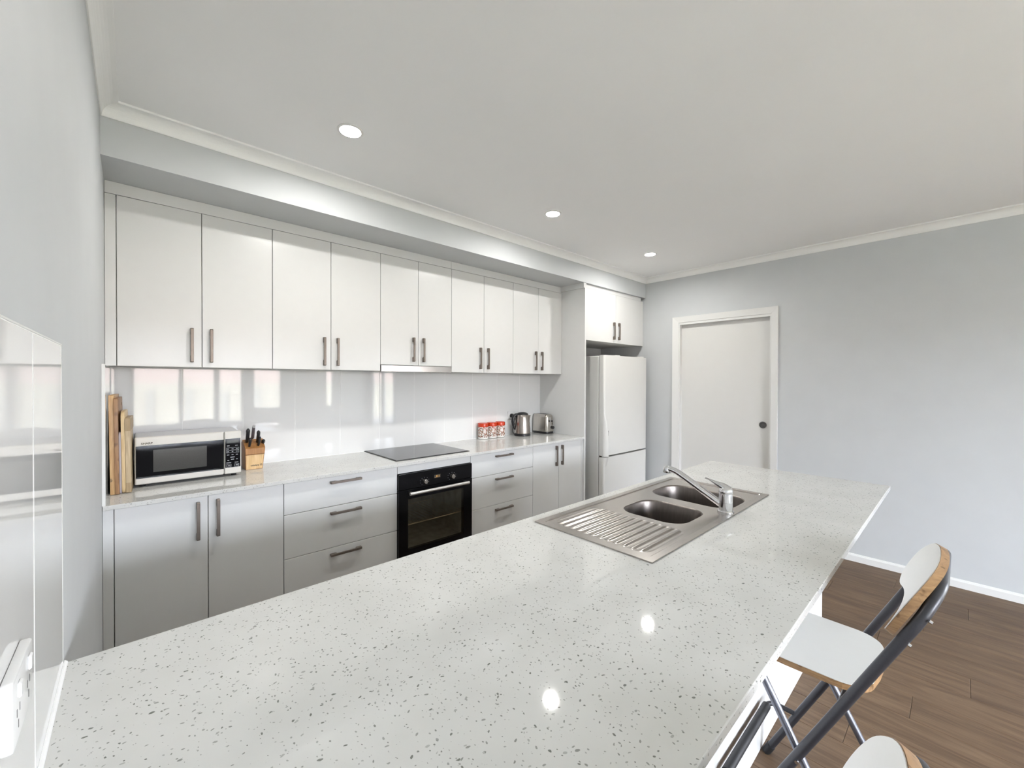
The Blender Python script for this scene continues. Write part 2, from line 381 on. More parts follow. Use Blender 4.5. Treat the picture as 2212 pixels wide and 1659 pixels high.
def flat_fill(outer_pts, holes, z):
    pts = [Vector(p) for p in outer_pts]; faces = [list(range(len(pts)))]
    ed = [(k, (k + 1) % len(pts)) for k in range(len(pts))]
    for h in holes:
        b = len(pts); pts += [Vector(p) for p in h]; ed += [(b + k, b + (k + 1) % len(h)) for k in range(len(h))]
    vo, eo, fo, *_ = delaunay_2d_cdt(pts, ed, [], 0, 1e-6)
    def inside(p, poly):
        c = False; n_ = len(poly); j = n_ - 1
        for i_ in range(n_):
            xi, yi = poly[i_]; xj, yj = poly[j]
            if ((yi > p[1]) != (yj > p[1])) and (p[0] < (xj - xi) * (p[1] - yi) / (yj - yi) + xi): c = not c
            j = i_
        return c
    bm = NB(); vv = [bm.verts.new((v.x, v.y, z)) for v in vo]
    for f in fo:
        cx = sum(vo[i_].x for i_ in f) / len(f); cy = sum(vo[i_].y for i_ in f) / len(f)
        if not inside((cx, cy), outer_pts): continue
        if any(inside((cx, cy), h) for h in holes): continue
        bm.faces.new([vv[i_] for i_ in f])
    return bm

# ================================================================== THE ROOM
floor = struct('floor', boxm(-.1, W + .1, YR - .1, .1, -.1, -.004), M_FLOOR)
_pl = {}
def plank(x0, x1, y0, y1):
    k = (round(x1 - x0, 3), round(y1 - y0, 3))
    if k not in _pl:
        bm = boxm(.0007, k[0] - .0007, .0007, k[1] - .0007, -.004, 0, .0012)
        _pl[k] = mesh_of('plank', bm, M_FLOOR)
    o = bpy.data.objects.new('plank', _pl[k]); COL.objects.link(o); o.parent = floor; o.location = (x0, y0, 0)
PWID, PLEN = .183, 1.22
i = 0; x = W
while x > 0:
    x0 = max(0, x - PWID); y = YR; off = [.0, .61, .26, .92, .44][i % 5]
    y1 = YR + (off if off > .05 else PLEN)
    while y < -.5:
        y1 = min(y1, -.5)
        hid = x <= 2.93 and y > -2.5 and y1 < -1.92
        if not hid: plank(x0, x, y, y1)
        y = y1; y1 = y + PLEN
    x -= PWID; i += 1

wall_back = struct('wall_back', boxm(-.1, W + .1, 0, .1, 0, H), M_WALL)
wall_left = struct('wall_left', boxm(-.1, 0, YR - .1, 0, 0, H), M_WALL)
def wall_with_holes(along, fixed0, fixed1, a0, a1, holes):
    """along 'x' or 'y'; holes (a0,a1,z0,z1); built as boxes side by side in one mesh"""
    bm = NB(); cuts = sorted(set([a0, a1] + [h for q in holes for h in q[:2]]))
    for p, q in zip(cuts, cuts[1:]):
        mid = (p + q) / 2; zs = [(0, H)]
        for h in holes:
            if h[0] < mid < h[1]:
                nz = []
                for z0, z1 in zs:
                    if h[2] > z0: nz.append((z0, min(z1, h[2])))
                    if h[3] < z1: nz.append((max(z0, h[3]), z1))
                zs = nz
        for z0, z1 in zs:
            if along == 'x': box(bm, p, q, fixed0, fixed1, z0, z1)
            else: box(bm, fixed0, fixed1, p, q, z0, z1)
    return bm
DY0, DY1, DZ = -1.8645, -.9986, 2.056
R_OPEN = (-6.85, -5.6, .08, 2.1)
wall_right = struct('wall_right', wall_with_holes('y', W, W + .11, YR - .1, .1, [(DY0, DY1, 0, DZ), R_OPEN]), M_WALL)
REAR = [(.06, 1.78, .56, 2.12), (1.92, 2.50, .80, 2.12), (3.38, 3.60, .80, 2.12)]
struct('wall_rear', wall_with_holes('x', YR - .1, YR, -.1, W + .1, REAR), M_WALL)
bulk = struct('wall_bulkhead', boxm(0, W, YK, 0, ZK, H), M_WALL)

# rear windows and the glazed side door (seen only in the gloss of the tiles)
def window(name, x0, x1, z0, z1, bars):
    bm = NB(); t = .045
    for a, b in ((x0, x0 + t), (x1 - t, x1)): box(bm, a, b, YR - .08, YR - .02, z0, z1)
    for a, b in ((z0, z0 + t), (z1 - t, z1)): box(bm, x0 + t, x1 - t, YR - .08, YR - .02, a, b)
    for bx, bw in bars: box(bm, bx - bw / 2, bx + bw / 2, YR - .079, YR - .021, z0 + t, z1 - t)
    o = struct(name, bm, M_FRAME)
    xs = [x0 + t] + [q for bx, bw in bars for q in (bx - bw / 2, bx + bw / 2)] + [x1 - t]
    for a, b in zip(xs[::2], xs[1::2]): obj('window_pane', boxm(a, b, YR - .055, YR - .049, z0 + t, z1 - t), M_PANE, o)
    obj('window_sill', boxm(x0 - .03, x1 + .03, YR, YR + .05, z0 - .03, z0, .004), M_TRIM, o)
    portal('window_portal', (x0 + x1) / 2, YR - .015, (z0 + z1) / 2, x1 - x0, z1 - z0, (PI / 2, 0, 0))
    return o
window('window_1', *REAR[0], [(.765, .07), (1.32, .09)])
window('window_2', *REAR[1], [])
window('window_3', *REAR[2], [])  # narrow opening added for the thin bright streak reflected in the tiles
bm = NB(); t = .06; y0, y1, z0, z1 = R_OPEN
for a, b in ((y0, y0 + t), (y1 - t, y1), ((y0 + y1) / 2 - .04, (y0 + y1) / 2 + .04)): box(bm, W + .03, W + .09, a, b, z0, z1)
for a, b in ((z0, z0 + t), (z1 - t, z1)): box(bm, W + .031, W + .089, y0 + t, y1 - t, a, b)
door2 = struct('door_2', bm, M_FRAME)
for a, b in ((y0 + t, (y0 + y1) / 2 - .04), ((y0 + y1) / 2 + .04, y1 - t)): obj('window_pane', boxm(W + .055, W + .061, a, b, z0 + t, z1 - t), M_PANE, door2)
portal('door_portal', W + .02, (y0 + y1) / 2, (z0 + z1) / 2, y1 - y0, z1 - z0, (PI / 2, 0, PI / 2))

# cornices: cove profile swept along each wall
CS = .057
def cove(n=8):
    pr = [(0, -CS), (.004, -CS)]
    for k in range(n + 1):
        a = PI / 2 * k / n; pr.append((.006 + (CS - .012) * (1 - math.cos(a)), -CS + .004 + (CS - .0135) * math.sin(a)))
    pr += [(CS - .005, -.0095), (CS, -.009), (CS, 0), (0, 0)]
    return pr
def cornice(name, fn, s0, s1):
    bm = NB(); prism_pts = cove()
    lo = [bm.verts.new(fn(s0(d), d, H + h)) for d, h in prism_pts]; hi = [bm.verts.new(fn(s1(d), d, H + h)) for d, h in prism_pts]
    n = len(lo)
    for k in range(n): bm.faces.new((lo[k], lo[(k + 1) % n], hi[(k + 1) % n], hi[k]))
    bm.faces.new(lo); bm.faces.new(hi)
    return struct(name, bm, M_CORN)
cornice('trim_1', lambda s, d, z: (s, YK - d, z), lambda d: d, lambda d: W - d)
cornice('trim_2', lambda s, d, z: (d, s, z), lambda d: YR + d, lambda d: YK - d)
cornice('trim_3', lambda s, d, z: (W - d, s, z), lambda d: YR + d, lambda d: YK - d)
cornice('trim_4', lambda s, d, z: (s, YR + d, z), lambda d: d, lambda d: W - d)

# skirting boards
pr = [(0, 0), (.013, 0), (.013, .046), (.008, .058), (0, .060)]
def skirt(bm, fn, s0, s1):
    lo = [bm.verts.new(fn(s0, a, b)) for a, b in pr]; hi = [bm.verts.new(fn(s1, a, b)) for a, b in pr]; n = len(pr)
    for k in range(n): bm.faces.new((lo[k], lo[(k + 1) % n], hi[(k + 1) % n], hi[k]))
    bm.faces.new(lo); bm.faces.new(hi); return bm
struct('baseboard_right', skirt(skirt(NB(), lambda s, d, z: (W - d, s, z), -1.917, R_OPEN[1] + .06), lambda s, d, z: (W - d, s, z), -.933, -.70), M_TRIM)
struct('baseboard_left', skirt(skirt(NB(), lambda s, d, z: (d, s, z), YR, -2.53), lambda s, d, z: (d, s, z), -1.9, -.62), M_TRIM)
struct('baseboard_rear', skirt(NB(), lambda s, d, z: (s, YR + d, z), .013, W - .013), M_TRIM)

# the sliding door with its casing
door = struct('door_1', boxm(W + .045, W + .08, DY0 - .02, DY1 + .02, .012, DZ + .01), M_DOOR)
bm = NB()
OY0, OY1, OZ = -1.9200, -.9330, 2.128
def quad_prism(bm, q, x0, x1, x0b=None):
    """q: outer a, outer b, inner b, inner a in (y,z); outer edge proud by x0, inner by x0b"""
    x0b = x0 if x0b is None else x0b
    fr = [bm.verts.new((W - p, yy, zz)) for (yy, zz), p in zip(q, (x0, x0, x0b, x0b))]; bk = [bm.verts.new((W - x1, yy, zz)) for yy, zz in q]
    bm.faces.new(fr); bm.faces.new(list(reversed(bk)))
    for k in range(4): bm.faces.new((fr[k], fr[(k + 1) % 4], bk[(k + 1) % 4], bk[k]))
for q in ([(OY0, 0), (OY0, OZ), (DY0, DZ + .012), (DY0, 0)], [(OY1, OZ), (OY1, 0), (DY1, 0), (DY1, DZ + .012)], [(OY0, OZ), (OY1, OZ), (DY1, DZ + .012), (DY0, DZ + .012)]):
    quad_prism(bm, q, .018, 0.0, .010)
obj('architrave', bm, M_TRIM, door)
bm = NB()  # jamb linings and the head track
box(bm, W - .004, W + .11, DY0 - .004, DY0 + .012, 0, DZ + .012); box(bm, W - .004, W + .11, DY1 - .012, DY1 + .004, 0, DZ + .012)
box(bm, W - .004, W + .03, DY0 + .012, DY1 - .012, DZ - .012, DZ + .012)
obj('jamb', bm, M_TRIM, door)
def lathe_x(prof, x, y, z, seg=28):   # revolve about the x axis, profile (r, depth towards the room)
    bm = lathe(NB(), prof, seg=seg); return place(bm, Matrix.Translation((x, y, z)) @ Matrix.Rotation(-PI / 2, 4, 'Y'))
M_PULL = pbr('pull_metal', (.20, .20, .20), .32, metal=.9, noise=.03, nscale=60)
pull = obj('door_pull', lathe_x([(.031, 0), (.031, .004), (.028, .007), (.022, .007), (.019, .003), (.019, .001)], W + .045, -1.788, 1.042), M_PULL, door, True)
obj('pull_button', lathe_x([(.012, .001), (.012, .006), (.009, .009), (.003, .010)], W + .045, -1.7915, 1.041), M_PULL, pull, True)

# ------------------------------------------------------------------ tiles (each 300 x 600, joints recessed)
TT = .010
struct('trim_5', boxm(0, XP, -.0092, 0, CT, 1.512), M_GROUT, None)            # grout bed of the splashback
struct('trim_6', boxm(0, .0092, -.592, -.0095, CT, 1.512), M_GROUT, None)
struct('trim_7', boxm(-.01, .0013, -2.82, -1.914, CT, 1.511), M_GROUT, None)
g = .0015
edges = [.0105] + [.306 + .2975 * k for k in range(10)] + [XP]
for a, b in zip(edges, edges[1:]):
    obj('tile', boxm(a + g, b - g, -TT, -.004, CT + .002, 1.510, .0012), M_TILE, wall_back)
for a, b in ((-.592, -.303), (-.303, -.0105)):
    obj('tile', boxm(.004, TT, a + g, b - g, CT + .002, 1.510, .0012), M_TILE, wall_left)
for a, b in ((-2.209, -1.914), (-2.509, -2.209), (-2.809, -2.509)):
    obj('tile', boxm(-.006, .0016, a + .0035, b - .0035, CT + .003, 1.509, .0010), M_TILE, wall_left)
struct('trim_8', boxm(0, .0115, -.6, -.593, CT + .0005, 1.512, .001), M_TRIM)        # white edge strip of the side tiles
struct('trim_9', boxm(-.006, .0018, -1.9145, -1.9105, CT + .001, 1.512, .0005), M_TRIM)
struct('trim_10', boxm(-.006, .0018, -2.82, -1.9105, 1.5095, 1.5125, .0005), M_TRIM)

# ------------------------------------------------------------------ downlights
M_LAMP = bpy.data.materials.new('led_diffuser'); n, l = nodes_of(M_LAMP); n.remove(n['Principled BSDF'])
em = n.new('ShaderNodeEmission'); em.inputs['Color'].default_value = (1, .985, .945, 1); em.inputs['Strength'].default_value = LAMP_RADIANCE
l.new(em.outputs[0], n['Material Output'].inputs['Surface'])
LREC = .003          # the diffuser sits this far up inside its can
DL = [(.845, -1.112), (2.243, -1.117), (3.574, -1.110)]
def circle(x, y, r, n=40): return [(x + r * math.cos(2 * PI * k / n), y + r * math.sin(2 * PI * k / n)) for k in range(n)]
_bm = flat_fill([(-.1, YR - .1), (W + .1, YR - .1), (W + .1, .1), (-.1, .1)], [circle(x, y, .046) for x, y in DL], H)
box(_bm, -.1, W + .1, YR - .1, .1, H + .06, H + .16)
struct('ceiling', _bm, M_CEIL)
def downlight(x, y, label):
    t = thing('downlight', label, 'downlight', (x, y, H), 'recessed ceiling downlights')
    obj('trim_ring', lathe(NB(), [(.0435, LREC + .004), (.0445, -.001), (.0465, -.0045), (.054, -.004), (.0575, -.0015), (.0575, 0), (.0465, 0), (.0455, LREC + .004)], x, y, H, 40, False, False), M_TRIM, t, True)
    obj('diffuser', lathe(NB(), [(.0434, LREC), (.001, LREC)], x, y, H, 40, False, True), M_LAMP, t)
    return t
downlight(.845, -1.112, 'large bright round downlight above the left wall cabinets, nearest the camera')
downlight(2.243, -1.117, 'round lit downlight in the middle of the ceiling row')
downlight(3.574, -1.110, 'small far lit downlight above the fridge corner')

# ================================================================== JOINERY
DT = .018
def handle_v(parent, x, yf, z0, z1):      # upright bow handle with block feet
    c = .0065; bm = NB(); fl = .033
    out = [(z0, 0), (z0 + fl - .002, 0), (z0 + fl, .003), (z0 + fl + .003, .0185), (z1 - fl - .003, .0185), (z1 - fl, .003), (z1 - fl + .002, 0), (z1, 0), (z1, .021), (z1 - .004, .0255), (z0 + .004, .0255), (z0, .021)]
    prism(bm, out, -c, c, lambda a, b, h: (x + h, yf - b, a), .0012)
    return obj('handle', bm, M_BRONZE, parent)
def handle_h(parent, x0, x1, yf, z):
    c = .0065; bm = NB(); fl = .033
    out = [(x0, 0), (x0 + fl - .002, 0), (x0 + fl, .003), (x0 + fl + .003, .0185), (x1 - fl - .003, .0185), (x1 - fl, .003), (x1 - fl + .002, 0), (x1, 0), (x1, .021), (x1 - .004, .0255), (x0 + .004, .0255), (x0, .021)]
    prism(bm, out, -c, c, lambda a, b, h: (a, yf - b, z + h), .0012)
    return obj('handle', bm, M_BRONZE, parent)
GAP = .0015
def door_leaf(parent, x0, x1, yf, z0, z1, hx, hz):
    d = obj('door', boxm(x0 + GAP, x1 - GAP, yf, yf + DT, z0, z1, .0012), M_CAB, parent)
    handle_v(d, hx, yf, *hz); return d
def drawer_front(parent, x0, x1, yf, z0, z1, hx, hz):
    d = obj('drawer', boxm(x0 + GAP, x1 - GAP, yf, yf + DT, z0, z1, .0012), M_CAB, parent)
    handle_h(d, hx - .091, hx + .091, yf, hz); return d

# --- wall cabinets
YU, ZU, ZD = -.308, 1.512, 2.326
def wall_cab(name, label, xa, xm, xb, zb, hz, filler=None):
    t = thing(name, label, 'cabinet', ((xa + xb) / 2, YU / 2, zb), 'white wall cabinets')
    obj('body', boxm(filler or xa + .0005, xb - .0005, YU + DT + .001, -.0005, zb + .001, ZD - .002), M_CARC, t)
    door_leaf(t, xa, xm, YU, zb, ZD, xm - .043, hz); door_leaf(t, xm, xb, YU, zb, ZD, xm + .040, hz)
    return t
UX = [.0405, .3686, .7005, 1.0326, 1.3651, 1.6603, 1.9557, 2.2833, 2.6178, 2.9470, XP]
c0 = wall_cab('wall_cabinet', 'leftmost white two-door wall cabinet above the microwave', UX[0], UX[1], UX[2], ZU, (1.538, 1.716), .001)
obj('filler_panel', boxm(.001, UX[0] - .0015, YU, YU + DT, ZU, ZD, .0008), M_CAB, c0)
wall_cab('wall_cabinet', 'white two-door wall cabinet above the knife block, left of the range hood', UX[2], UX[3], UX[4], ZU, (1.539, 1.717))
hc = wall_cab('wall_cabinet', 'shorter white two-door wall cabinet directly above the range hood', UX[4], UX[5], UX[6], 1.556, (1.583, 1.761))
wall_cab('wall_cabinet', 'white two-door wall cabinet right of the range hood, above the red-lidded canisters', UX[6], UX[7], UX[8], ZU, (1.543, 1.721))
wall_cab('wall_cabinet', 'white two-door wall cabinet above the kettle, beside the tall fridge panel', UX[8], UX[9], UX[10], ZU, (1.545, 1.723))
s1 = obj('filler_strip', boxm(.001, 1.951, YU - .0, YU + DT, ZD + .002, ZK - .0005, .0008), M_CAB)
tag(s1, 'long white filler strip over the left wall cabinets, under the bulkhead', 'filler')
s2 = obj('filler_strip', boxm(1.9525, XP - .001, YU - .0, YU + DT, ZD + .002, ZK - .0005, .0008), M_CAB)
tag(s2, 'shorter white filler strip over the right wall cabinets, under the bulkhead', 'filler')

# --- range hood
t = thing('range_hood', 'slim stainless slide-out range hood under the wall cabinets', 'range hood', (1.662, -.16, 1.505))
obj('front_rail', boxm(UX[4] + .003, UX[6] - .002, YU - .004, YU + .020, 1.508, 1.553, .0015), M_STEEL, t)
obj('hood_body', boxm(UX[4] + .006, UX[6] - .006, YU + .0205, -.012, 1.513, 1.5545), M_MTOP, t)
for k in range(2): obj('grease_filter', boxm(UX[4] + .03 + k * .272, UX[4] + .285 + k * .272, -.27, -.06, 1.511, 1.5129), M_STEEL, t)

# --- base cabinets
YD, ZT, ZKB = -.580, .886, .115
DX = [.036, .364, .6935, 1.3545, 1.9415, 2.6015, 2.934, 3.262]
def base_body(t, x0, x1, x0f=None):
    obj('body', boxm((x0 if x0f is None else x0f) + .0005, x1 - .0005, YD + DT + .001, -.02, ZKB - .01, CT - .022), M_CARC, t)
    obj('kickboard', boxm((x0 if x0f is None else x0f) + .0005, x1 - .0005, YD + .05, YD + .066, .001, ZKB - .011), M_CAB, t)
def base_two_door(label, x0, xm, x1, fx=None):
    t = thing('base_cabinet', label, 'cabinet', ((x0 + x1) / 2, -.3, 0), 'white base cabinets')
    base_body(t, x0, x1, fx)
    door_leaf(t, x0, xm, YD, ZKB, ZT, xm - .039, (.683, .863)); door_leaf(t, xm, x1, YD, ZKB, ZT, xm + .039, (.684, .864)); return t
b0 = base_two_door('white two-door base cabinet under the microwave, beside the left wall', DX[0], DX[1], DX[2], .001)
obj('filler_panel', boxm(.001, DX[0] - .0015, YD, YD + DT, ZKB, ZT, .0008), M_CAB, b0)
def base_drawers(label, x0, x1):
    t = thing('drawer_unit', label, 'drawers', ((x0 + x1) / 2, -.3, 0), 'white drawer units')
    base_body(t, x0, x1); hx = (x0 + x1) / 2
    for z0, z1, hz in ((.7165, ZT, .855), (.476, .7135, .676), (ZKB, .473, .436)): drawer_front(t, x0, x1, YD, z0, z1, hx, hz)
    return t
base_drawers('white three-drawer unit left of the oven', DX[2], DX[3])
base_drawers('white three-drawer unit right of the oven', DX[4], DX[5])
b2 = base_two_door('white two-door base cabinet beside the tall fridge panel, under the kettle', DX[5], DX[6], DX[7])
obj('filler_panel', boxm(DX[7] + .001, XP - .0005, YD, YD + DT, ZKB, ZT, .0008), M_CAB, b2)
t = thing('oven_cabinet', 'white oven housing with a slim panel above the oven', 'cabinet', ((DX[3] + DX[4]) / 2, -.3, 0))
obj('top_rail', boxm(DX[3] + GAP, DX[4] - GAP, YD, YD + DT, .839, ZT, .001), M_CAB, t)
bm = NB(); box(bm, DX[3], DX[3] + .004, YD + .02, -.02, ZKB, .885); box(bm, DX[4] - .004, DX[4], YD + .02, -.02, ZKB, .885); box(bm, DX[3] + .004, DX[4] - .004, -.04, -.02, ZKB, .885)
obj('body', bm, M_CARC, t)
obj('bottom_rail', boxm(DX[3] + GAP, DX[4] - GAP, YD, YD + DT, ZKB, .236, .001), M_CAB, t)
obj('kickboard', boxm(DX[3], DX[4], YD + .05, YD + .066, .001, ZKB - .004), M_CAB, t)

# --- oven
ox0, ox1, oyf = DX[3] + .001, DX[4] - .001, -.600
ov = thing('oven', 'black built-in electric oven with two silver knobs and bar handle', 'oven', ((ox0 + ox1) / 2, -.3, .24))
bm = NB()
box(bm, ox0 + .006, ox0 + .03, -.565, -.06, .262, .825); box(bm, ox1 - .03, ox1 - .006, -.565, -.06, .262, .825)
box(bm, ox0 + .03, ox1 - .03, -.565, -.06, .262, .30); box(bm, ox0 + .03, ox1 - .03, -.565, -.06, .70, .825); box(bm, ox0 + .03, ox1 - .03, -.09, -.06, .30, .70)
obj('cavity', bm, M_OVENIN, ov)
cp = obj('control_panel', boxm(ox0, ox1, oyf, oyf + .030, .733, .8365, .002), M_BLACKG, ov)
def knob_y(parent, x, z):
    bm = place(lathe(NB(), [(.0175, 0), (.0175, .006), (.015, .010), (.015, .022), (.0135, .024), (.001, .0242)], seg=32), Matrix.Translation((x, oyf, z)) @ Matrix.Rotation(PI / 2, 4, 'X'))
    k = obj('knob', bm, M_STEEL, parent, True)
    bm = boxm(x - .0012, x + .0012, oyf - .0250, oyf - .0238, z - .012, z + .012)
    obj('knob_mark', bm, M_CHROME, k)
knob_y(cp, 1.543, .768); knob_y(cp, 1.763, .769)
disp = obj('clock_window', boxm(1.616, 1.668, oyf - .0012, oyf - .0002, .776, .7985), pbr('display_glass', (.05, .045, .038), .2, noise=.1, nscale=80), cp)
M_AMBER = pbr('amber_digit', (.3, .18, .05), .4, emis=(1.0, .55, .15), estr=.55, noise=.02, nscale=50)
SEG = {'0': 'abcdef', '1': 'bc', '2': 'abged', '3': 'abgcd', '-': 'd'}
def digit(bm, ch, x, z, w, h, y):
    t_ = .0016
    R = {'a': (0, w, h - t_, h), 'd': (0, w, 0, t_), 'g': (0, w, h / 2 - t_ / 2, h / 2 + t_ / 2), 'f': (0, t_, h / 2, h), 'e': (0, t_, 0, h / 2), 'b': (w - t_, w, h / 2, h), 'c': (w - t_, w, 0, h / 2)}
    for s_ in SEG[ch]:
        a, b, c, d = R[s_]; box(bm, x + a, x + b, y, y + .0004, z + c, z + d)
bm = NB(); xx0 = 1.6215
for ch in '-031': digit(bm, ch, xx0, .7805, .0068, .0135, oyf - .0018); xx0 += .0102
obj('clock_digits', bm, M_AMBER, disp, kind='stuff')
bm = NB()
for kx, kz in ((1.543, .768), (1.763, .769)):
    for a in range(9):
        an = PI * (1.30 - a * .20); px, pz = kx + .034 * math.cos(an), kz + .026 * math.sin(an)
        box(bm, px - .0022, px + .0022, oyf - .0006, oyf - .0001, pz - .0016, pz + .0016)
obj('dial_print', bm, M_PRINTD, cp, kind='stuff')
odz0, odz1 = .240, .7305
bm = NB(); gx0, gx1, gz0, gz1 = 1.421, 1.868, .335, .668
box(bm, ox0, gx0, oyf, oyf + .032, odz0, odz1); box(bm, gx1, ox1, oyf, oyf + .032, odz0, odz1)
box(bm, gx0, gx1, oyf, oyf + .032, odz0, gz0); box(bm, gx0, gx1, oyf, oyf + .032, gz1, odz1)
od = obj('oven_door', bm, M_BLACKG, ov)
obj('door_glass', boxm(gx0, gx1, oyf + .001, oyf + .006, gz0, gz1), M_OVENGLASS, od)
bm = tube(NB(), [(1.412, oyf - .041, .711), (1.884, oyf - .041, .711)], .0105, 20)
hb = obj('handle', bm, pbr('handle_satin', (.66, .64, .62), .3, metal=.75, noise=.02, nscale=40), od, True)
for x in (1.428, 1.868): obj('handle_mount', boxm(x - .012, x + .012, oyf - .034, oyf, .702, .720, .003), M_BLACK, hb)
bm = NB()
tube(bm, [(1.395, -.545, .480), (1.90, -.545, .480)], .004, 8); tube(bm, [(1.395, -.13, .480), (1.90, -.13, .480)], .003, 8)
for k in range(16): tube(bm, [(1.41 + k * .0325, -.545, .480), (1.41 + k * .0325, -.13, .480)], .0018, 6)
obj('oven_rack', bm, M_RACK, ov)

# --- worktop along the back wall
wt = obj('worktop', boxm(.0015, XP - .0005, -.600, -.0005, CT - .020, CT, .0018, 2), M_STONE)
tag(wt, 'long speckled white stone worktop along the tiled back wall', 'worktop')
ck = thing('cooktop', 'flat black glass ceramic cooktop set on the back worktop', 'cooktop', (1.676, -.27, CT))
obj('glass_top', boxm(1.381, 1.970, -.518, -.016, CT + .0008, CT + .0062, .0015), M_COOK, ck)
bm = boxm(1.375, 1.976, -.5245, -.0105, CT + .0001, CT + .0040, .001)
obj('frame', bm, M_BLACK, ck)

# --- tall panel and over-fridge cabinet
pn = obj('end_panel', boxm(XP, XP + .019, YK + .006, -.0005, .001, ZK - .0005, .0008), M_CAB)
tag(pn, 'tall white end panel between the benches and the fridge', 'panel')
fb = obj('filler_strip', boxm(XP - .0185, XP - .0005, YK + .006, YU - .001, ZK - .050, ZK - .0006, .0008), M_CAB)
tag(fb, 'short white filler strip on top of the tall fridge panel', 'filler')
YF = -.584
oc = thing('overhead_cabinet', 'white two-door cabinet above the fridge, under the bulkhead', 'cabinet', (3.83, -.3, 1.842))
fx0, fxm, fx1 = XP + .021, 3.828, 4.348
obj('body', boxm(fx0, fx1 + .002, YF + DT + .001, -.012, 1.8425, 2.355), M_CARC, oc)
door_leaf(oc, fx0, fxm, YF, 1.842, 2.345, fxm - .045, (1.876, 2.055)); door_leaf(oc, fxm, fx1, YF, 1.842, 2.345, fxm + .047, (1.876, 2.055))
obj('filler_panel', boxm(fx0, fx1 - .02, YF + .004, YF + DT, 2.347, ZK - .001), M_CAB, oc)
obj('side_filler', boxm(fx1 + .0025, W - .001, YF + .010, YF + .028, 1.842, 2.352), M_CAB, oc)

# --- fridge
fr = thing('fridge', 'white upright fridge freezer standing in the alcove', 'fridge', (3.89, -.35, 0))
FX0, FX1, FYB, FYF, FZ = 3.49, 4.288, -.612, -.682, 1.702
obj('cabinet_shell', boxm(FX0, FX1, FYB, -.055, .035, FZ - .006, .008, 2), M_FRIDGE, fr)
obj('door_gasket', boxm(FX0 + .012, FX1 - .012, FYB - .009, FYB + .001, .06, FZ - .02), pbr('gasket_grey', (.10, .10, .085), .7, noise=.05, nscale=40), fr)
def fdoor(z0, z1):
    bm = NB()
    pts = [(FX0, FYB - .008), (FX1, FYB - .008), (FX1, FYF + .018)]
    for k in range(1, 6): a = PI / 2 * k / 6; pts.append((FX1 - .016 + .016 * math.cos(a), FYF + .018 - .016 * math.sin(a)))
    for k in range(9): t_ = k / 8; x = FX1 - .016 + (FX0 + .024 - FX1 + .016) * t_; pts.append((x, FYF + .002 - .006 * math.sin(PI * t_)))
    for k in range(1, 6): a = PI / 2 + PI / 2 * k / 6; pts.append((FX0 + .020 + .020 * math.cos(a), FYF + .022 - .020 * math.sin(a)))
    pts.append((FX0, FYF + .024))
    return prism(bm, pts, z0, z1, None, .003)
ud = obj('fridge_door', fdoor(.709, FZ), M_FRIDGE, fr, True, 40)
ld = obj('freezer_door', fdoor(.06, .692), M_FRIDGE, fr, True, 40)
bm = NB(); loops = []
for z, w, d in ((1.16, .004, -.004), (1.12, .022, .010), (1.04, .044, .024), (.94, .062, .032), (.82, .070, .034), (.74, .074, .034), (.701, .074, .032)):
    loops.append([(FX0 + .002 + w * u, FYF - d * math.sin(PI * u) + .010, z) for u in [k / 8 for k in range(9)]] + [(FX0 + w, FYF + .03, z), (FX0 + .002, FYF + .03, z)])
loft(bm, loops, True, True)
fh = obj('handle', bm, M_FRIDGE, ud, True, 50)
obj('grip_groove', boxm(FX0 + .063, FX0 + .069, FYF - .0045, FYF + .002, .905, .955, .001), M_PULL, fh)  # dark sliver puts the shade of the grip scoop into colour
bm = NB(); loops = []
for z, w, d in ((.697, .074, .030), (.66, .072, .022), (.60, .064, .008), (.50, .05, -.004)):
    loops.append([(FX0 + .002 + w * u, FYF - d * math.sin(PI * u) + .010, z) for u in [k / 8 for k in range(9)]] + [(FX0 + w, FYF + .03, z), (FX0 + .002, FYF + .03, z)])
loft(bm, loops, True, True)
obj('handle', bm, M_FRIDGE, ld, True, 50)
obj('hinge_cap', boxm(FX1 - .10, FX1 - .03, FYB - .05, FYB + .02, FZ - .004, FZ + .012, .004), M_FRIDGE, fr)
obj('hinge_cap', boxm(FX0 + .25, FX0 + .34, FYB - .03, FYB + .03, FZ - .007, FZ + .010, .006), M_FRIDGE, fr)
for x in (FX0 + .06, FX1 - .06):
    for y in (FYB + .05, -.12): obj('foot', lathe(NB(), [(.02, 0), (.02, .036)], x, y, 0, 12), M_BLACK, fr)

# --- island
IX, IY0, IY1 = 2.978, -2.796, -1.8955
isl = thing('island_cabinet', 'white panelled island cabinet under the speckled stone top', 'cabinet', (1.48, -2.22, 0))
obj('seat_side_panel', boxm(.001, 2.962, -2.518, -2.500, .001, CT - .0214, .001), M_CAB, isl)
obj('end_panel', boxm(2.944, 2.962, -2.4995, -1.925, .001, CT - .0214, .001), M_CAB, isl)
obj('body', boxm(.012, 2.9435, -2.4995, -1.952, .12, .60), M_CARC, isl)
obj('kickboard', boxm(.012, 2.9435, -2.02, -2.004, .001, .119), M_CAB, isl)
for k, (a, b) in enumerate(((.014, .60), (.60, 1.186), (1.186, 1.772), (1.772, 2.358), (2.358, 2.943))):
    obj('door', boxm(a + GAP, b - GAP, -1.951, -1.933, .12, .884, .001), M_CAB, isl)

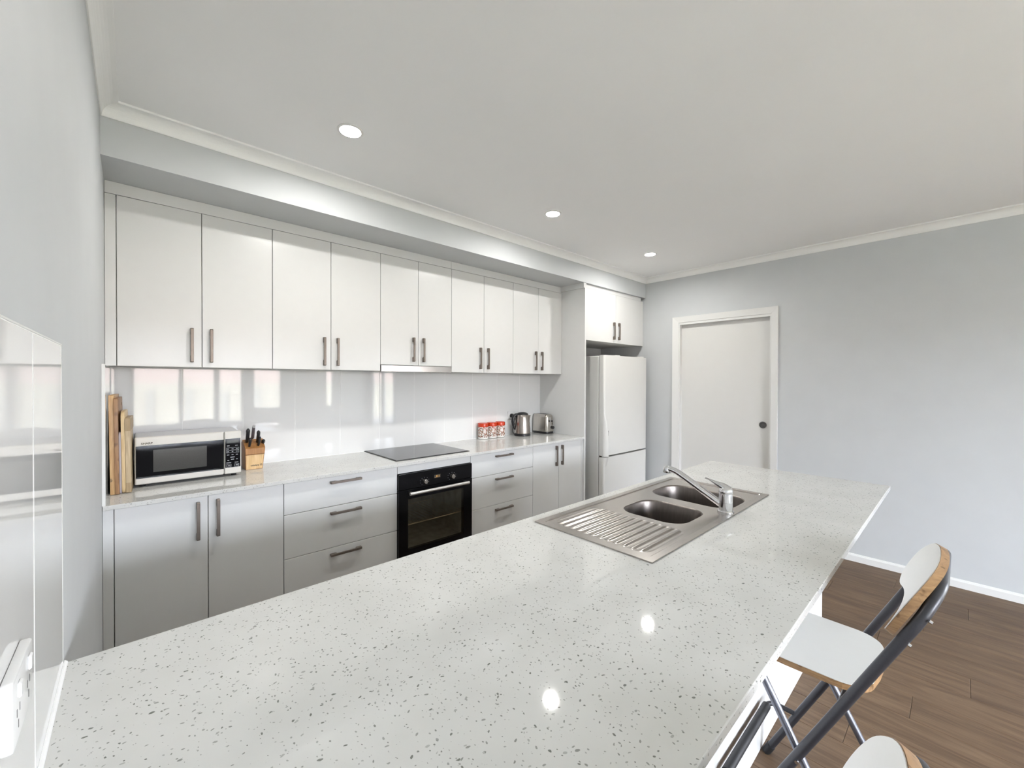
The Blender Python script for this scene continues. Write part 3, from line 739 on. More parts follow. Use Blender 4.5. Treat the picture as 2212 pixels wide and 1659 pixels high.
# stone top with the sink cut-out
SX0, SX1, SY0, SY1 = 1.222, 2.309, -2.430, -1.948
bm = NB()
hx0, hx1, hy0, hy1 = SX0 + .012, SX1 - .012, SY0 + .012, SY1 - .012
def ring(z): return [bm.verts.new(p) for p in ((.0015, IY0, z), (IX, IY0, z), (IX, IY1, z), (.0015, IY1, z))], [bm.verts.new(p) for p in ((hx0, hy0, z), (hx1, hy0, z), (hx1, hy1, z), (hx0, hy1, z))]
o1, i1 = ring(CT); o0, i0 = ring(CT - .021)
for k in range(4):
    q = (k + 1) % 4
    bm.faces.new((o1[k], o1[q], i1[q], i1[k])); bm.faces.new((o0[q], o0[k], i0[k], i0[q]))
    bm.faces.new((o0[k], o0[q], o1[q], o1[k])); bm.faces.new((i0[q], i0[k], i1[k], i1[q]))
es = [e for e in bm.edges if all(v in set(o1) | set(o0) for v in e.verts)]
bmesh.ops.bevel(bm, geom=es, offset=.002, segments=2, affect='EDGES', profile=.5)
it = obj('island_worktop', bm, M_STONE)
tag(it, 'large speckled white stone island top in the foreground', 'worktop')
bm = NB(); prism(bm, [(.0017, 0), (.0068, 0), (.0062, .0018), (.0038, .0042), (.0017, .0052)], IY0 + .002, IY1 - .002, lambda a, b, h: (a, h, CT + .0002 + b))
obj('silicone_bead', bm, pbr('white_silicone', (.84, .84, .84), .3, noise=.01, nscale=60), it)

# ================================================================== SINK
sk = thing('sink', 'stainless double bowl sink with ribbed drainer set in the island top', 'sink', ((SX0 + SX1) / 2, (SY0 + SY1) / 2, CT))
zr, zd = CT + .0045, CT + .0012      # rim and recessed deck
B1 = rrect(1.585, 1.838, -2.345, -2.070, .075, 7); B2 = rrect(1.915, 2.180, -2.392, -2.018, .085, 7)
DR = (1.268, 1.552, -2.392, -1.992)
outer = [(SX0, SY0), (SX1, SY0), (SX1, SY1), (SX0, SY1)]
rim_in = rrect(SX0 + .024, SX1 - .024, SY0 + .024, SY1 - .024, .012, 3)
lipi = rrect(SX0 + .029, SX1 - .029, SY0 + .029, SY1 - .029, .010, 3)
drl = rrect(*DR, .05, 5)
# rim: outer lip, flat band, step down
bm = flat_fill(outer, [rim_in], zr)
a = [bm.verts.new((*p, zr)) for p in outer]; b = [bm.verts.new((*p, CT + .0002)) for p in outer]
for k in range(4): bm.faces.new((b[k], b[(k + 1) % 4], a[(k + 1) % 4], a[k]))
a = [bm.verts.new((*p, zr)) for p in rim_in]; b = [bm.verts.new((*p, zd)) for p in lipi]
for k in range(len(a)): q = (k + 1) % len(a); bm.faces.new((a[k], a[q], b[q], b[k]))
bmesh.ops.remove_doubles(bm, verts=bm.verts, dist=1e-5)
obj('rim', bm, M_STEEL, sk, True, 20)
bm = flat_fill(lipi, [B1, B2, drl], zd)
obj('deck', bm, M_STEEL, sk)
def bowl(pts, depth, z0):
    cx = sum(p[0] for p in pts) / len(pts); cy = sum(p[1] for p in pts) / len(pts); loops = []
    def sc(d):   # inset towards the centre by d metres
        out = []
        for x, y in pts:
            v = Vector((x - cx, y - cy)); L = v.length; w = v * ((L - d) / L); out.append((cx + w.x, cy + w.y))
        return out
    for d, z in ((0, 0), (.0015, -.0006), (.004, -.003), (.006, -.008), (.010, -.05), (.014, -depth + .03), (.020, -depth + .012), (.034, -depth + .002), (.05, -depth), (.085, -depth - .002)):
        loops.append([(x, y, z0 + z) for x, y in sc(d)])
    bm = loft(NB(), loops, False, True)
    return bm, cx, cy
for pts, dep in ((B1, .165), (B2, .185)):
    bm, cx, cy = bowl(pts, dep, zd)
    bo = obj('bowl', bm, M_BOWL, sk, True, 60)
    obj('drain', lathe(NB(), [(.045, .001), (.043, .004), (.034, .003), (.030, -.003), (.002, -.003)], cx, cy, zd - dep - .0015, 28, False, True), M_CHROME, bo, True)
# drainer: shallow tray with ridges running along the sink
nx, ny = 48, 130; bm = NB(); gr = []
x0, x1, y0, y1 = DR; nr = 13; mask_r = .05
def rdist(x, y):   # signed distance inside the rounded drainer outline
    qx = abs(x - (x0 + x1) / 2) - (x1 - x0) / 2 + mask_r; qy = abs(y - (y0 + y1) / 2) - (y1 - y0) / 2 + mask_r
    return mask_r - math.hypot(max(qx, 0), max(qy, 0)) - min(max(qx, qy), 0)
for i_ in range(nx + 1):
    row = []
    for j in range(ny + 1):
        x = x0 + (x1 - x0) * i_ / nx; y = y0 + (y1 - y0) * j / ny; d = rdist(x, y)
        e = max(0, min(1, d / .012)); e = e * e * (3 - 2 * e)
        ph = (y - y0) / (y1 - y0) * nr; rib = max(0, math.cos(2 * PI * ph)); rib = rib ** .8
        z = zd + e * (.0034 * rib) - e * .0010
        row.append((x, y, z, d))
    gr.append(row)
vg = [[bm.verts.new(p[:3]) for p in row] for row in gr]
for i_ in range(nx):
    for j in range(ny):
        if min(gr[i_][j][3], gr[i_ + 1][j][3], gr[i_ + 1][j + 1][3], gr[i_][j + 1][3]) > -.010:
            bm.faces.new((vg[i_][j], vg[i_ + 1][j], vg[i_ + 1][j + 1], vg[i_][j + 1]))
bmesh.ops.delete(bm, geom=[v for v in bm.verts if not v.link_faces], context='VERTS')
for v in bm.verts:
    if rdist(v.co.x, v.co.y) <= 0: v.co.z = zd - .0001
obj('drainer', bm, M_STEEL, sk, True, None)

# --- mixer tap
tx, ty = 1.889, -2.390
tp = thing('mixer_tap', 'chrome lever mixer tap on the sink edge with a long raised spout', 'tap', (tx, ty, zd))
obj('base_flange', lathe(NB(), [(.0315, 0), (.0315, .006), (.0295, .009), (.0265, .010)], tx, ty, zd, 36), M_CHROME, tp, True, 30)
bd = obj('body', lathe(NB(), [(.0262, .009), (.0262, .040), (.0255, .0405), (.0255, .0415), (.0262, .042), (.0262, .078), (.0255, .0785), (.0262, .080), (.0262, .088), (.024, .097), (.018, .104), (.008, .107), (.001, .1075)], tx, ty, zd, 40), M_CHROME, tp, True, 30)
d0 = Vector((-.045, .226, 0)).normalized()
sp_pts = []
for s_, z_ in ((.005, .024), (.05, .050), (.10, .082), (.15, .114), (.19, .138), (.215, .1475), (.232, .149)):
    sp_pts.append(Vector((tx, ty, zd)) + d0 * s_ + Vector((0, 0, z_)))
pts = smooth_curve(sp_pts, 6)
rs = [.0150 - .0030 * k / (len(pts) - 1) for k in range(len(pts))]
spt = obj('spout', tube(NB(), pts, rs, 18), M_CHROME, tp, True, 50)
e_ = pts[-1]
obj('aerator', lathe(NB(), [(.0135, -.016), (.0145, -.014), (.0145, .008), (.011, .013), (.001, .0135)], e_.x + d0.x * .004, e_.y + d0.y * .004, e_.z - .002, 28), M_CHROME, spt, True, 40)
lv = smooth_curve([Vector((tx, ty, zd + .088)) - d0 * .006, Vector((tx, ty, zd + .104)) + d0 * .012, Vector((tx, ty, zd + .114)) + d0 * .035, Vector((tx, ty, zd + .124)) + d0 * .058, Vector((tx, ty, zd + .130)) + d0 * .078], 6)
m_ = len(lv) - 1
obj('lever', tube(NB(), lv, [.023 - .0155 * min(1, k / m_ * 1.25) for k in range(m_ + 1)], 18, True, [1 - .62 * min(1, k / m_ * 1.2) for k in range(m_ + 1)]), M_CHROME, tp, True, 60)

# ================================================================== SOCKETS
def gpo_wall(x0, y0, y1, z0, z1, label):       # double socket on the left wall, facing +x
    t = thing('power_socket', label, 'socket', (x0, (y0 + y1) / 2, z0))
    yc = (y0 + y1) / 2; zc = (z0 + z1) / 2
    bm = prism(NB(), rrect(y0, y1, z0, z1, .006, 4), 0, .0095, lambda a, b, h: (x0 + h, a, b), .0022)
    obj('plate', bm, M_GPO, t, True, 40)
    for s_ in (-1, 1):
        yy = yc + s_ * .028
        obj('switch', boxm(x0 + .009, x0 + .0125, yy - .006, yy + .006, zc + .010, zc + .026, .0015), M_GPO, t)
        bm = NB()
        for dy, dz in ((-.007, .002), (.007, .002), (0, -.012)): box(bm, x0 + .0094, x0 + .0097, yy + dy - .001, yy + dy + .001, zc + dz - .010, zc + dz - .002)
        obj('pin_slots', bm, M_BLACK, t, kind='stuff')
    return t
gpo_wall(.0016, -2.409, -2.302, 1.073, 1.145, 'white double power socket on the left wall tiles above the island')
t = thing('power_socket', 'white double power socket on the splashback behind the kettle', 'socket', (2.878, -TT, 1.07))
gx, gz = 2.878, 1.106
obj('plate', prism(NB(), rrect(gx - .058, gx + .058, gz - .036, gz + .036, .006, 4), 0, .009, lambda a, b, h: (a, -TT - h, b), .002), M_GPO, t, True, 40)
for s_ in (-1, 1):
    obj('switch', boxm(gx + s_ * .028 - .006, gx + s_ * .028 + .006, -TT - .012, -TT - .0085, gz + .012, gz + .027, .0015), M_GPO, t)
bm = NB()
for dx, dz in ((-.007, .002), (.007, .002), (0, -.012)): box(bm, gx + .028 + dx - .001, gx + .028 + dx + .001, -TT - .0093, -TT - .0088, gz + dz - .010, gz + dz - .002)
obj('pin_slots', bm, M_BLACK, t, kind='stuff')

# ================================================================== ON THE BACK WORKTOP
# --- chopping boards leaning on the side wall, narrow edges to the room
def board(name, label, xb, th, zt, lean, y0, y1, rad, mat, extra=None):
    t = thing(name, label, 'chopping board', (xb, (y0 + y1) / 2, CT), 'chopping boards against the side wall')
    hh = zt - CT; out = rrect(y0, y1, 0, hh, rad, 5)
    def fn(a, b, h): return (xb + h - lean * b / hh + .045 * (a + .39), a, CT + .0006 + b)
    obj('slab', prism(NB(), out, 0, th, fn, .0022), mat, t, True, 40)
    if extra: extra(t, fn, hh, th)
    return t
def caps(t, fn, hh, th):
    for b0, b1 in ((-.0002, .052), (hh - .065, hh + .0002)):
        obj('end_cap', prism(NB(), [(-.3898, b0 + .004), (-.15, b0 + .004), (-.15, b1 - .004), (-.3898, b1 - .004)], -.0004, th + .0004, lambda a, b, h: fn(a - .0012 if a < -.3 else a, b, h)), M_WOODE, t)
def brand_mark(t, fn, hh, th):
    for k, (w, dz) in enumerate(((.0035, 0), (.0045, .006), (.0035, .012))):
        obj('burnt_mark', boxm(.022 - w, .022 + w, -.3893, -.3878, CT + .062 + dz, CT + .0645 + dz), M_BADGE, t)
def hang_hole(t, fn, hh, th):
    p = fn(-.175, hh - .035, th)
    bm = place(lathe(NB(), [(.008, 0), (.008, .0012)], seg=16), Matrix.Translation((p[0] - .0004, p[1], p[2])) @ Matrix.Rotation(PI / 2, 4, 'Y'))
    obj('hanging_hole', bm, M_BADGE, t)
board('chopping_board', 'thin dark green mat nearest the side wall, behind the tallest board', .0108, .0022, 1.30, .0, -.36, -.12, .012, M_GREEN)  # added dark sheet, not a known board; fills the dark strip by the wall
board('chopping_board', 'tallest chopping board, light wood with a small burnt mark', .0190, .0170, 1.372, .0055, -.388, -.10, .004, M_WOODL, brand_mark)
board('chopping_board', 'dark knotty wooden chopping board, second tallest', .0365, .0140, 1.358, .0055, -.396, -.13, .006, M_WOODD, hang_hole)
board('chopping_board', 'thin mauve plastic chopping board between the wooden boards', .0510, .0068, 1.20, .0034, -.390, -.14, .012, M_MAUVE)
board('chopping_board', 'pale wooden chopping board with rounded corners, second from the microwave', .0588, .0132, 1.295, .0046, -.388, -.16, .022, M_WOODP)
board('chopping_board', 'shortest greyish wooden chopping board with darker end caps, nearest the microwave', .0732, .0180, 1.264, .0042, -.3895, -.18, .018, M_WOODQ, caps)

# --- microwave
mw = thing('microwave', 'white countertop microwave with black door glass and keypad', 'microwave', (.324, -.17, CT))
mx0, mx1, my, mz0, mz1 = .102, .546, -.300, .9245, 1.160
obj('shell', boxm(mx0 + .003, mx1 - .003, my + .022, -.028, mz0 + .001, mz1 - .001, .006, 2), M_MTOP, mw)
dr = obj('door', boxm(mx0, .4655, my, my + .022, mz0, mz1, .007, 3), M_MWHITE, mw)
obj('door_glass', boxm(mx0 + .0045, .4640, my - .0012, my + .0010, .9555, 1.1165, .0008), M_BLACKG, dr)
obj('viewing_window', boxm(.1715, .3885, my - .0016, my - .0010, .981, 1.0925), M_MWIN, dr)
obj('brand_lettering', place(text_bm('SHARP', .0128, .0002, 0, 1.16), facing_front(.1475, my - .0006, 1.1275)), M_BADGE, dr)
cpn = obj('control_panel', boxm(.4675, mx1, my, my + .022, mz0, mz1, .006, 3), M_MWHITE, mw)
kp = obj('keypad', boxm(.4712, .5415, my - .0012, my + .001, .9600, 1.1195, .0006), M_BLACKG, cpn)
yk_ = my - .0017
obj('lcd_display', boxm(.478, .534, yk_, yk_ + .0004, 1.096, 1.113), M_LCD, kp)
bm = NB()
def frame_rect(bm, a, b, c, d, w=.0011):
    box(bm, a, b, yk_, yk_ + .0004, c, c + w); box(bm, a, b, yk_, yk_ + .0004, d - w, d); box(bm, a, a + w, yk_, yk_ + .0004, c + w, d - w); box(bm, b - w, b, yk_, yk_ + .0004, c + w, d - w)
frame_rect(bm, .4765, .5345, 1.0405, 1.0555); frame_rect(bm, .4765, .5345, 1.0550, 1.0700); frame_rect(bm, .4765, .4985, .9635, .9785); frame_rect(bm, .5135, .5345, .9635, .9785)
obj('button_outlines', bm, M_PRINT, kp, kind='stuff')
bm = NB()
for z, row in ((1.0805, ((.484, .012), (.522, .012))), (1.0625, ((.483, .008), (.5035, .009), (.524, .008))), (1.0475, ((.483, .009), (.5035, .007), (.524, .009))), (1.0300, ((.483, .011), (.5035, .009), (.524, .010))),
               (1.0165, ((.5035, .020),)), (1.0045, ((.5035, .014), (.524, .007))), (.9995, ((.484, .008),)), (.9865, ((.486, .022), (.522, .017))), (.9710, ((.4875, .012), (.524, .012)))):
    for x, w in row: box(bm, x - w / 2 + .001, x + w / 2 + .001, yk_, yk_ + .0004, z - .0016, z + .0016)
obj('button_print', bm, M_PRINT, kp, kind='stuff')
for x in (mx0 + .03, mx1 - .03):
    for y in (my + .04, -.06): obj('foot', lathe(NB(), [(.012, 0), (.014, .015)], x, y, CT, 14), M_BLACK, mw)

# --- knife block and knives
kb = thing('knife_block', 'wooden knife block with a pale front face, right of the microwave', 'knife block', (.636, -.13, CT))
prof = [(-.178, 0), (-.178, .088), (-.186, .092), (-.186, .127), (-.100, .172), (-.060, .150), (-.070, 0)]
def kfn(a, b, h):    # body flares slightly towards the top
    u = b / .17; xl = .588 - .004 * u; xr = .676 + .016 * u
    return (xl + (xr - xl) * h, a, CT + .0004 + b)
obj('block', prism(NB(), prof, 0, 1, kfn, .0015), M_BLOCKD, kb)
obj('front_face', prism(NB(), [(-.1795, .002), (-.1795, .087), (-.1775, .087), (-.1775, .002)], .03, .97, kfn), M_BLOCK, kb)
bm = place(text_bm('wiltshire', .0125, .0002, 0, 1.0), facing_front(.634, -.1798, CT + .024))
obj('brand_lettering', bm, M_BADGE, kb)
bm = place(lathe(NB(), [(.0032, 0), (.0058, 0)], seg=20, cap0=False, cap1=False), facing_front(.667, -.1798, CT + .0255))
obj('brand_ring', bm, M_BADGE, kb)
KN = Vector((0, -.45, .893)).normalized()
def knife(name, label, cat, x, u, ln, r, fl, cap=None, lx=0.0):
    by, bz = -.186 + .086 * u, .127 + .045 * u
    b = Vector((x, by, CT + .0012 + bz)); d = (KN + Vector((lx, 0, 0))).normalized()
    t = thing(name, label, cat, b, 'knives in the wooden block')
    if cap:
        obj('shank', tube(NB(), [b + d * .0004, b + d * .022], .0032, 12), M_CHROME, t, True)
        obj('handle', tube(NB(), [b + d * .018, b + d * .024, b + d * (ln - .014)], [.005, r, r * .92], 16), pbr('dark_grip', (.10, .085, .095), .4, noise=.05, nscale=60), t, True, 40)
        obj('end_cap', tube(NB(), [b + d * (ln - .014), b + d * (ln - .003), b + d * ln], [r * .94, r * .94, r * .6], 16), M_CHROME, t, True, 40)
    else:
        n_ = 10; pts = [b + d * (.0006 + ln * k / n_) + Vector((0, -.004 * math.sin(PI * k / n_) + (.003 if k > 7 else 0), 0)) for k in range(n_ + 1)]
        rs = [r * (.80 + .22 * math.sin(PI * k / n_) + (.16 if k > 7 else 0)) for k in range(n_)] + [r * .55]
        hd = obj('handle', tube(NB(), pts, rs, 14, True, fl), M_BLACK, t, True, 50)
    return t
knife('knife', 'tall black handled knife at the back left of the knife block', 'knife', .6035, .72, .092, .0095, 1.25)
knife('sharpening_steel', 'grey handled sharpening steel with a metal cap, tallest in the knife block', 'sharpener', .6320, .78, .112, .0088, 1, cap=True)
knife('knife', 'black handled knife at the back right of the knife block', 'knife', .6570, .62, .080, .0090, 1.25)
knife('knife', 'small black handled knife at the front left of the knife block', 'knife', .6090, .24, .058, .0075, 1.2)
knife('knife', 'small black handled knife in front of the back right knife', 'knife', .6555, .26, .062, .0072, 1.2, lx=.05)
sc_ = Vector((.6850, -.186 + .086 * .5, CT + .0012 + .127 + .045 * .5))
t = thing('scissors', 'short square black grip at the right end of the knife block', 'scissors', sc_)
obj('grip', tube(NB(), [sc_ + KN * .0004, sc_ + KN * .012, sc_ + KN * .021], [.0105, .0108, .0085], 4, True, 1.35), M_BLACK, t)

# --- canisters
def canister(x, word, label):
    y = -.066
    t = thing('canister', label, 'canister', (x, y, CT), 'red-lidded canisters by the splashback')
    jar = obj('jar', lathe(NB(), [(.038, .0004), (.0445, .004), (.047, .012), (.047, .110), (.045, .1135)], x, y, CT, 40), M_FLORAL, t, True, 40)
    obj('lid', lathe(NB(), [(.0478, .112), (.0482, .115), (.0482, .139), (.0465, .1435), (.042, .1455), (.040, .1445), (.001, .1445)], x, y, CT, 40), M_RED, t, True, 30)
    bm = text_bm(word, .0135, .0001)
    for v in bm.verts:
        a = -PI / 2 - .55 + v.co.x / .0475 + .35; r_ = .0474 + v.co.z; zz = .099 + v.co.y
        v.co = (x + r_ * math.cos(a), y + r_ * math.sin(a), CT + zz)
    obj('lettering', bm, pbr('faded_red_print', (.50, .26, .22), .5, noise=.02, nscale=60), jar)
    return t
canister(2.470, 'SUGAR', 'floral white canister with red lid, leftmost of the three')
canister(2.573, 'COFFEE', 'floral white canister with red lid, middle of the three')
canister(2.676, 'TEA', 'floral white canister with red lid, rightmost of the three')

# --- kettle with its cord
kx, ky = 2.905, -.135
kt = thing('kettle', 'brushed steel electric kettle with black handle, lid and base', 'kettle', (kx, ky, CT))
obj('power_base', lathe(NB(), [(.076, .0004), (.080, .003), (.080, .019), (.076, .022)], kx, ky, CT, 44), M_BLACK, kt, True, 30)
obj('body', lathe(NB(), [(.075, .022), (.0785, .028), (.078, .05), (.072, .12), (.064, .185), (.0605, .200), (.059, .203)], kx, ky, CT, 56), M_KSTEEL, kt, True, 30)
obj('lid', lathe(NB(), [(.0590, .2028), (.0585, .208), (.052, .218), (.036, .2255), (.016, .229), (.001, .2295)], kx, ky, CT, 44, False), M_BLACK, kt, True, 40)
hd = Vector((-.88, .47, 0)).normalized()
K0 = Vector((kx, ky, CT))
hp = smooth_curve([K0 + hd * .040 + Vector((0, 0, .206)), K0 + hd * .070 + Vector((0, 0, .200)), K0 + hd * .090 + Vector((0, 0, .178)), K0 + hd * .096 + Vector((0, 0, .138)), K0 + hd * .092 + Vector((0, 0, .100)), K0 + hd * .080 + Vector((0, 0, .060))], 6)
nh = len(hp) - 1
obj('handle', tube(NB(), hp, [.0150 + .003 * math.sin(PI * k / nh) - .0095 * max(0, k / nh - .6) / .4 for k in range(nh + 1)], 16, True, .95), M_BLACK, kt, True, 60)
sd = -hd; bm = NB(); loops = []
sn = Vector((-sd.y, sd.x, 0))
for z_, w_, o_ in ((.125, .001, .0715), (.150, .008, .0745), (.175, .016, .0785), (.199, .023, .0845)):
    c_ = K0 + Vector((0, 0, z_)); rr = .072 - (z_ - .12) * .14
    loops.append([c_ + sd * (rr - .012) + sn * w_, c_ + sd * (rr - .002) + sn * w_ * .8, c_ + sd * o_, c_ + sd * (rr - .002) - sn * w_ * .8, c_ + sd * (rr - .012) - sn * w_])
loft(bm, loops, True, True)
obj('spout', bm, M_KSTEEL, kt, True, 30)
px, pz = gx - .012, gz - .006
plug = obj('plug', place(lathe(NB(), [(.0195, 0), (.0195, .018), (.016, .026), (.010, .030)], seg=24), Matrix.Translation((px - .004, -TT - .0092, pz)) @ Matrix.Rotation(PI / 2, 4, 'X')), M_BLACK, kt, True, 40)
cord = smooth_curve([(px - .004, -TT - .036, pz), (px + .004, -.062, pz - .012), (px + .008, -.070, pz - .06), (px - .030, -.075, CT + .085), (px - .052, -.090, CT + .050), (px - .050, -.105, CT + .026), (px - .038, -.118, CT + .012), (kx - .070, ky + .018, CT + .010)], 6)
obj('power_cord', tube(NB(), cord, .0032, 8), M_BLACK, kt, True)

# --- toaster
ts = thing('toaster', 'brushed steel two-slice toaster in the corner by the tall panel', 'toaster', (3.215, -.125, CT))
tx0, tx1, ty0, ty1 = 3.152, 3.272, -.228, -.018
obj('base', prism(NB(), rrect(tx0 + .002, tx1 - .002, ty0 + .002, ty1 - .002, .028, 6), CT + .0006, CT + .022, None, .002), M_BLACK, ts, True, 35)
loops = []
for z_, ins, r_ in ((.022, .0, .030), (.028, -.001, .030), (.165, .004, .030), (.178, .006, .030), (.188, .012, .028), (.195, .022, .022), (.197, .032, .016)):
    loops.append([(x, y, CT + z_) for x, y in rrect(tx0 + ins, tx1 - ins, ty0 + ins, ty1 - ins, r_, 6)])
obj('shell', loft(NB(), loops, True, True), pbr('toaster_steel', (.56, .525, .48), .22, metal=1, noise=.06, nscale=20, stretch=(6, 6, .5)), ts, True, 35)
for x in (3.190, 3.219): obj('bread_slot', boxm(x, x + .016, ty0 + .045, ty1 - .045, CT + .1968, CT + .1980), M_BLACK, ts)
bm = boxm(3.2085, 3.2155, ty0 - .0012, ty0 + .004, CT + .050, CT + .165, .0005)
sl = obj('lever_slot', bm, M_CHROME, ts)
bm = tube(NB(), [(3.212, ty0 - .002, CT + .130), (3.212, ty0 - .022, CT + .130)], .0045, 10)
lvr = obj('lever', bm, M_CHROME, ts, True, 40)
obj('lever_knob', place(lathe(NB(), [(.010, 0), (.0115, .004), (.0115, .010), (.008, .014)], seg=18), Matrix.Translation((3.212, ty0 - .012, CT + .130)) @ Matrix.Rotation(PI / 2, 4, 'X')), M_BLACK, lvr, True, 40)
obj('browning_knob', place(lathe(NB(), [(.0145, 0), (.0155, .004), (.0155, .016), (.0125, .020), (.001, .0205)], seg=24), Matrix.Translation((3.238, ty0 + .0015, CT + .062)) @ Matrix.Rotation(PI / 2, 4, 'X')), M_BLACK, ts, True, 40)
for k in range(3): obj('push_button', boxm(3.2345, 3.2415, ty0 - .0018, ty0 + .0012, CT + .085 + k * .014, CT + .092 + k * .014, .001), M_BLACK, ts)

# ================================================================== FOLDING BAR STOOLS
def make_stool(cx, label):
    cy = -2.745
    t = thing('bar_stool', label, 'stool', (cx, cy, 0), 'folding bar stools at the island')
    t['_o'] = (cx, cy, 0)
    def P(x, y, z): return Vector((cx + x, y, z))
    def LY(z): return -2.535 - .5 * z           # the long raked frame
    hw = .235
    path = rpath([P(-hw, LY(.012), .012), P(-hw, LY(.55), .55), P(-hw + .006, LY(.90), .90), P(-hw + .07, LY(.955), .955), P(hw - .07, LY(.955), .955), P(hw - .006, LY(.90), .90), P(hw, LY(.55), .55), P(hw, LY(.012), .012)], .07, 6)
    obj('back_frame', tube(NB(), path, .0125, 16), M_TUBE, t, True, 60)
    for s_ in (-1, 1):
        obj('foot_cap', tube(NB(), [P(s_ * hw, LY(.0), .0015), P(s_ * hw, LY(.035), .036)], .0148, 14), M_RUBBER, t, True, 40)
    hs = .207
    def SY(z): return -2.957 + .54 * z
    path = rpath([P(-hs, SY(.012), .012), P(-hs, SY(.603), .603), P(hs, SY(.603), .603), P(hs, SY(.012), .012)], .03, 5)
    obj('rear_leg_frame', tube(NB(), path, .0108, 16), M_TUBEL, t, True, 60)
    for s_ in (-1, 1):
        obj('foot_cap', tube(NB(), [P(s_ * hs, SY(.0), .0015), P(s_ * hs, SY(.035), .036)], .0130, 14), M_RUBBER, t, True, 40)
        obj('pivot_bolt', tube(NB(), [P(s_ * (hs - .013), -2.7435, .404), P(s_ * (hw + .0155), -2.7435, .404)], .005, 10), M_CHROME, t, True, 40)
    obj('rear_crossbar', tube(NB(), [P(-hw, LY(.592), .592), P(hw, LY(.592), .592)], .008, 12), M_TUBE, t, True, 40)
    obj('lower_crossbar', tube(NB(), [P(-hs, SY(.12), .12), P(hs, SY(.12), .12)], .008, 12), M_TUBE, t, True, 40)
    fz = .205
    path = rpath([P(-hw, LY(fz), fz), P(-hw, -2.545, fz), P(hw, -2.545, fz), P(hw, LY(fz), fz)], .035, 6)
    fr_ = obj('footrest_frame', tube(NB(), path, .0085, 14), M_TUBE, t, True, 60)
    obj('footrest_sleeve', tube(NB(), [P(-hw + .035, -2.545, fz), P(hw - .035, -2.545, fz)], .0145, 16), M_RUBBER, fr_, True, 40)
    # seat: rounded plywood with laminate faces
    a0, a1, r_ = -2.540, -2.888, .075
    out = [(-.168, a0 - .02), (-.150, a0), (.150, a0), (.168, a0 - .02), (.173, -2.70), (.170, a1 + r_)]
    for k in range(1, 8): a = PI / 2 * k / 8; out.append((.170 - r_ + r_ * math.cos(a), a1 + r_ - r_ * math.sin(a)))
    out += [(.05, a1 - .006), (0, a1 - .008), (-.05, a1 - .006)]
    for k in range(1, 8): a = PI / 2 * k / 8; out.append((-.170 + r_ - r_ * math.sin(a), a1 + r_ - r_ * math.cos(a)))
    out += [(-.170, a1 + r_), (-.173, -2.70)]
    st = obj('seat', prism(NB(), out, .6125, .6290, lambda a, b, h: (cx + a, b, h)), M_PLY, t)
    obj('seat_laminate', prism(NB(), [(a * .994, (b + 2.714) * .994 - 2.714) for a, b in out], .6291, .6312, lambda a, b, h: (cx + a, b, h), .0008), M_SEAT, st)
    # backrest pad: bowed plywood, hollow lower edge
    half = [(0, .088), (.07, .086), (.13, .078), (.175, .062), (.208, .036), (.230, .008), (.237, -.020), (.236, -.046), (.228, -.070), (.212, -.088), (.190, -.097), (.164, -.097), (.134, -.090), (.095, -.080), (.045, -.073), (0, -.071)]
    hv = smooth_curve([(x, y, 0) for x, y in half], 3)
    outl = [(p.x, p.y) for p in hv] + [(-p.x, p.y) for p in reversed(hv[1:-1])]
    zc = BZ
    ux = Vector((0, -.5, 1)).normalized(); nx_ = Vector((0, 1, .5)).normalized()
    c_ = Vector((cx, LY(zc), zc))
    def pfn(k, off):
        def fn(a, b, h): return c_ + Vector((a * k, 0, 0)) + ux * (b * k) + nx_ * (h + off + BOW * (a / .23) ** 2)
        return fn
    bk = obj('backrest', grid_pad(outl, pfn(1, 0), 0, .0175), M_PLY, t, True, 30)
    obj('backrest_laminate', grid_pad(outl, pfn(.985, 0), .0176, .0194), M_SEAT, bk, True, 30)
    for s_ in (-1, 1):
        for zz in (.83, .90):
            p = P(s_ * (hw - .002), LY(zz), zz) - nx_ * .0125
            obj('bolt', tube(NB(), [p + nx_ * .002, p - nx_ * .004], .0045, 8), M_CHROME, t, True, 40)
    return t
BZ, BOW = .898, .016
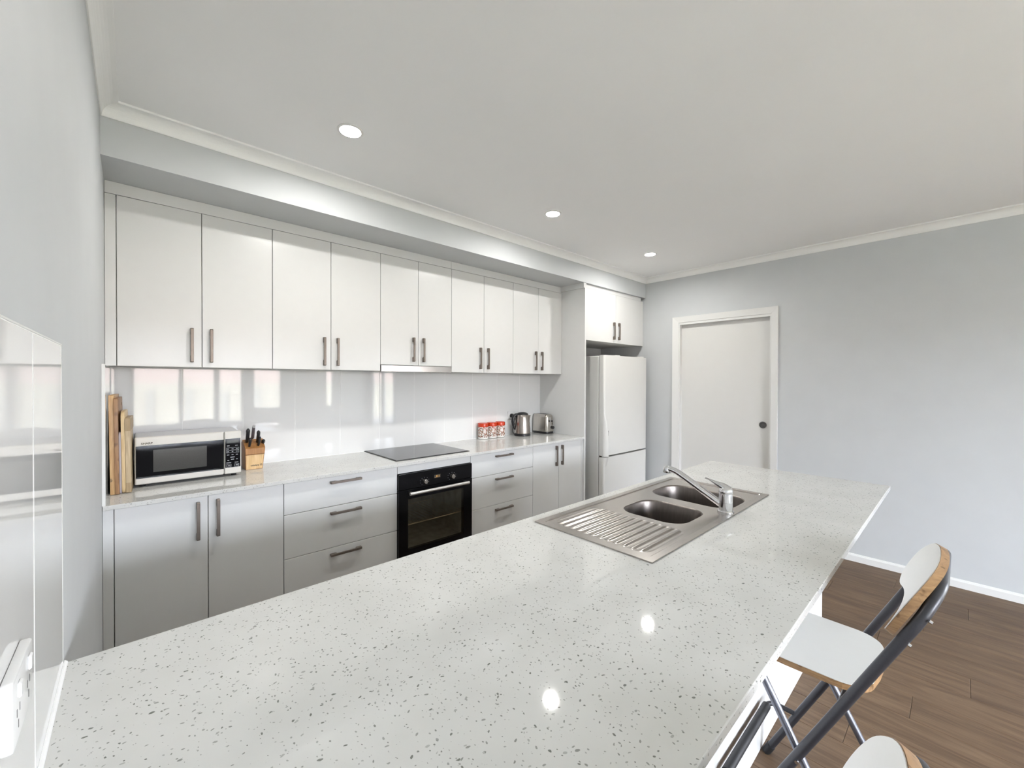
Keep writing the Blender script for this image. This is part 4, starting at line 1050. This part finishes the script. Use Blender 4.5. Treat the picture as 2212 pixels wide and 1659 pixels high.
def grid_pad(outl, fn, h0, h1):
    pts = [Vector(p) for p in outl]; n_ = len(pts)
    xs = [-.2 + .02 * k for k in range(21)]; ex = []
    def inside(p):
        c = False; j = n_ - 1
        for i_ in range(n_):
            xi, yi = outl[i_]; xj, yj = outl[j]
            if ((yi > p[1]) != (yj > p[1])) and (p[0] < (xj - xi) * (p[1] - yi) / (yj - yi) + xi): c = not c
            j = i_
        return c
    for x in xs:
        for y in (-.06, -.03, 0, .03, .06):
            if inside((x, y)) and min((Vector((x, y)) - q).length for q in pts) > .008: ex.append(Vector((x, y)))
    vo, eo, fo, *_ = delaunay_2d_cdt(pts + ex, [(k, (k + 1) % n_) for k in range(n_)], [], 0, 1e-6)
    bm = NB(); lo = [bm.verts.new(fn(v.x, v.y, h0)) for v in vo]; hi = [bm.verts.new(fn(v.x, v.y, h1)) for v in vo]
    for f in fo:
        cx_ = sum(vo[i_].x for i_ in f) / 3; cy_ = sum(vo[i_].y for i_ in f) / 3
        if not inside((cx_, cy_)): continue
        bm.faces.new([lo[i_] for i_ in reversed(f)]); bm.faces.new([hi[i_] for i_ in f])
    for k in range(n_): q = (k + 1) % n_; bm.faces.new((lo[k], lo[q], hi[q], hi[k]))
    return bm
make_stool(1.685, 'white-seated folding bar stool tucked under the far half of the island')
make_stool(.680, 'folding bar stool nearest the camera, only its white backrest top showing')

# ================================================================== OUTSIDE THE WINDOWS
lawn = obj('lawn', boxm(-14, 20, -13.0, YR - .1, -.16, -.062), M_GRASS); tag(lawn, 'green lawn outside the rear windows', 'lawn', kind='stuff')
lawn2 = obj('lawn', boxm(W + .12, 20, YR - .1, 4, -.16, -.06), M_GRASS); tag(lawn2, 'green lawn outside the glazed side door', 'lawn', kind='stuff')
rw = thing('retaining_wall', 'cream sleeper retaining wall with posts beyond the lawn', 'wall', (2, -13.1, -.1))
for k in range(7):
    for j in range(12):
        x0 = -10 + j * 2.0; obj('sleeper', boxm(x0 + .003, x0 + 1.997, -13.10, -13.02, -.06 + k * .2 + .002, -.06 + k * .2 + .198, .006), M_SLEEPER, rw)
for j in range(26):
    x0 = -9.45 + j * .9; obj('post', boxm(x0 - .09, x0 + .09, -13.015, -12.93, -.0615, 1.10 + .06 * math.sin(j * 2.3), .01), M_POST, rw)
obj('backing', boxm(-10, 14, -13.20, -13.11, -.06, 1.30), M_EARTH, rw)
bm = NB(); rows = []
for i_ in range(25):
    rows.append([bm.verts.new((-12 + i_ * 1.25, y, z_ + .10 * math.sin(i_ * 1.7 + y))) for y, z_ in ((-13.22, .6), (-13.24, 1.36), (-15, 1.62), (-18, 1.95), (-24, 2.9))])
for a, b in zip(rows, rows[1:]):
    for k in range(4): bm.faces.new((a[k], b[k], b[k + 1], a[k + 1]))
bank = obj('garden_bank', bm, M_EARTH, None, True, None); tag(bank, 'bare mulched bank rising behind the retaining wall', 'bank', kind='stuff')

for _o in bpy.data.objects:
    if '_o' in _o: del _o['_o']
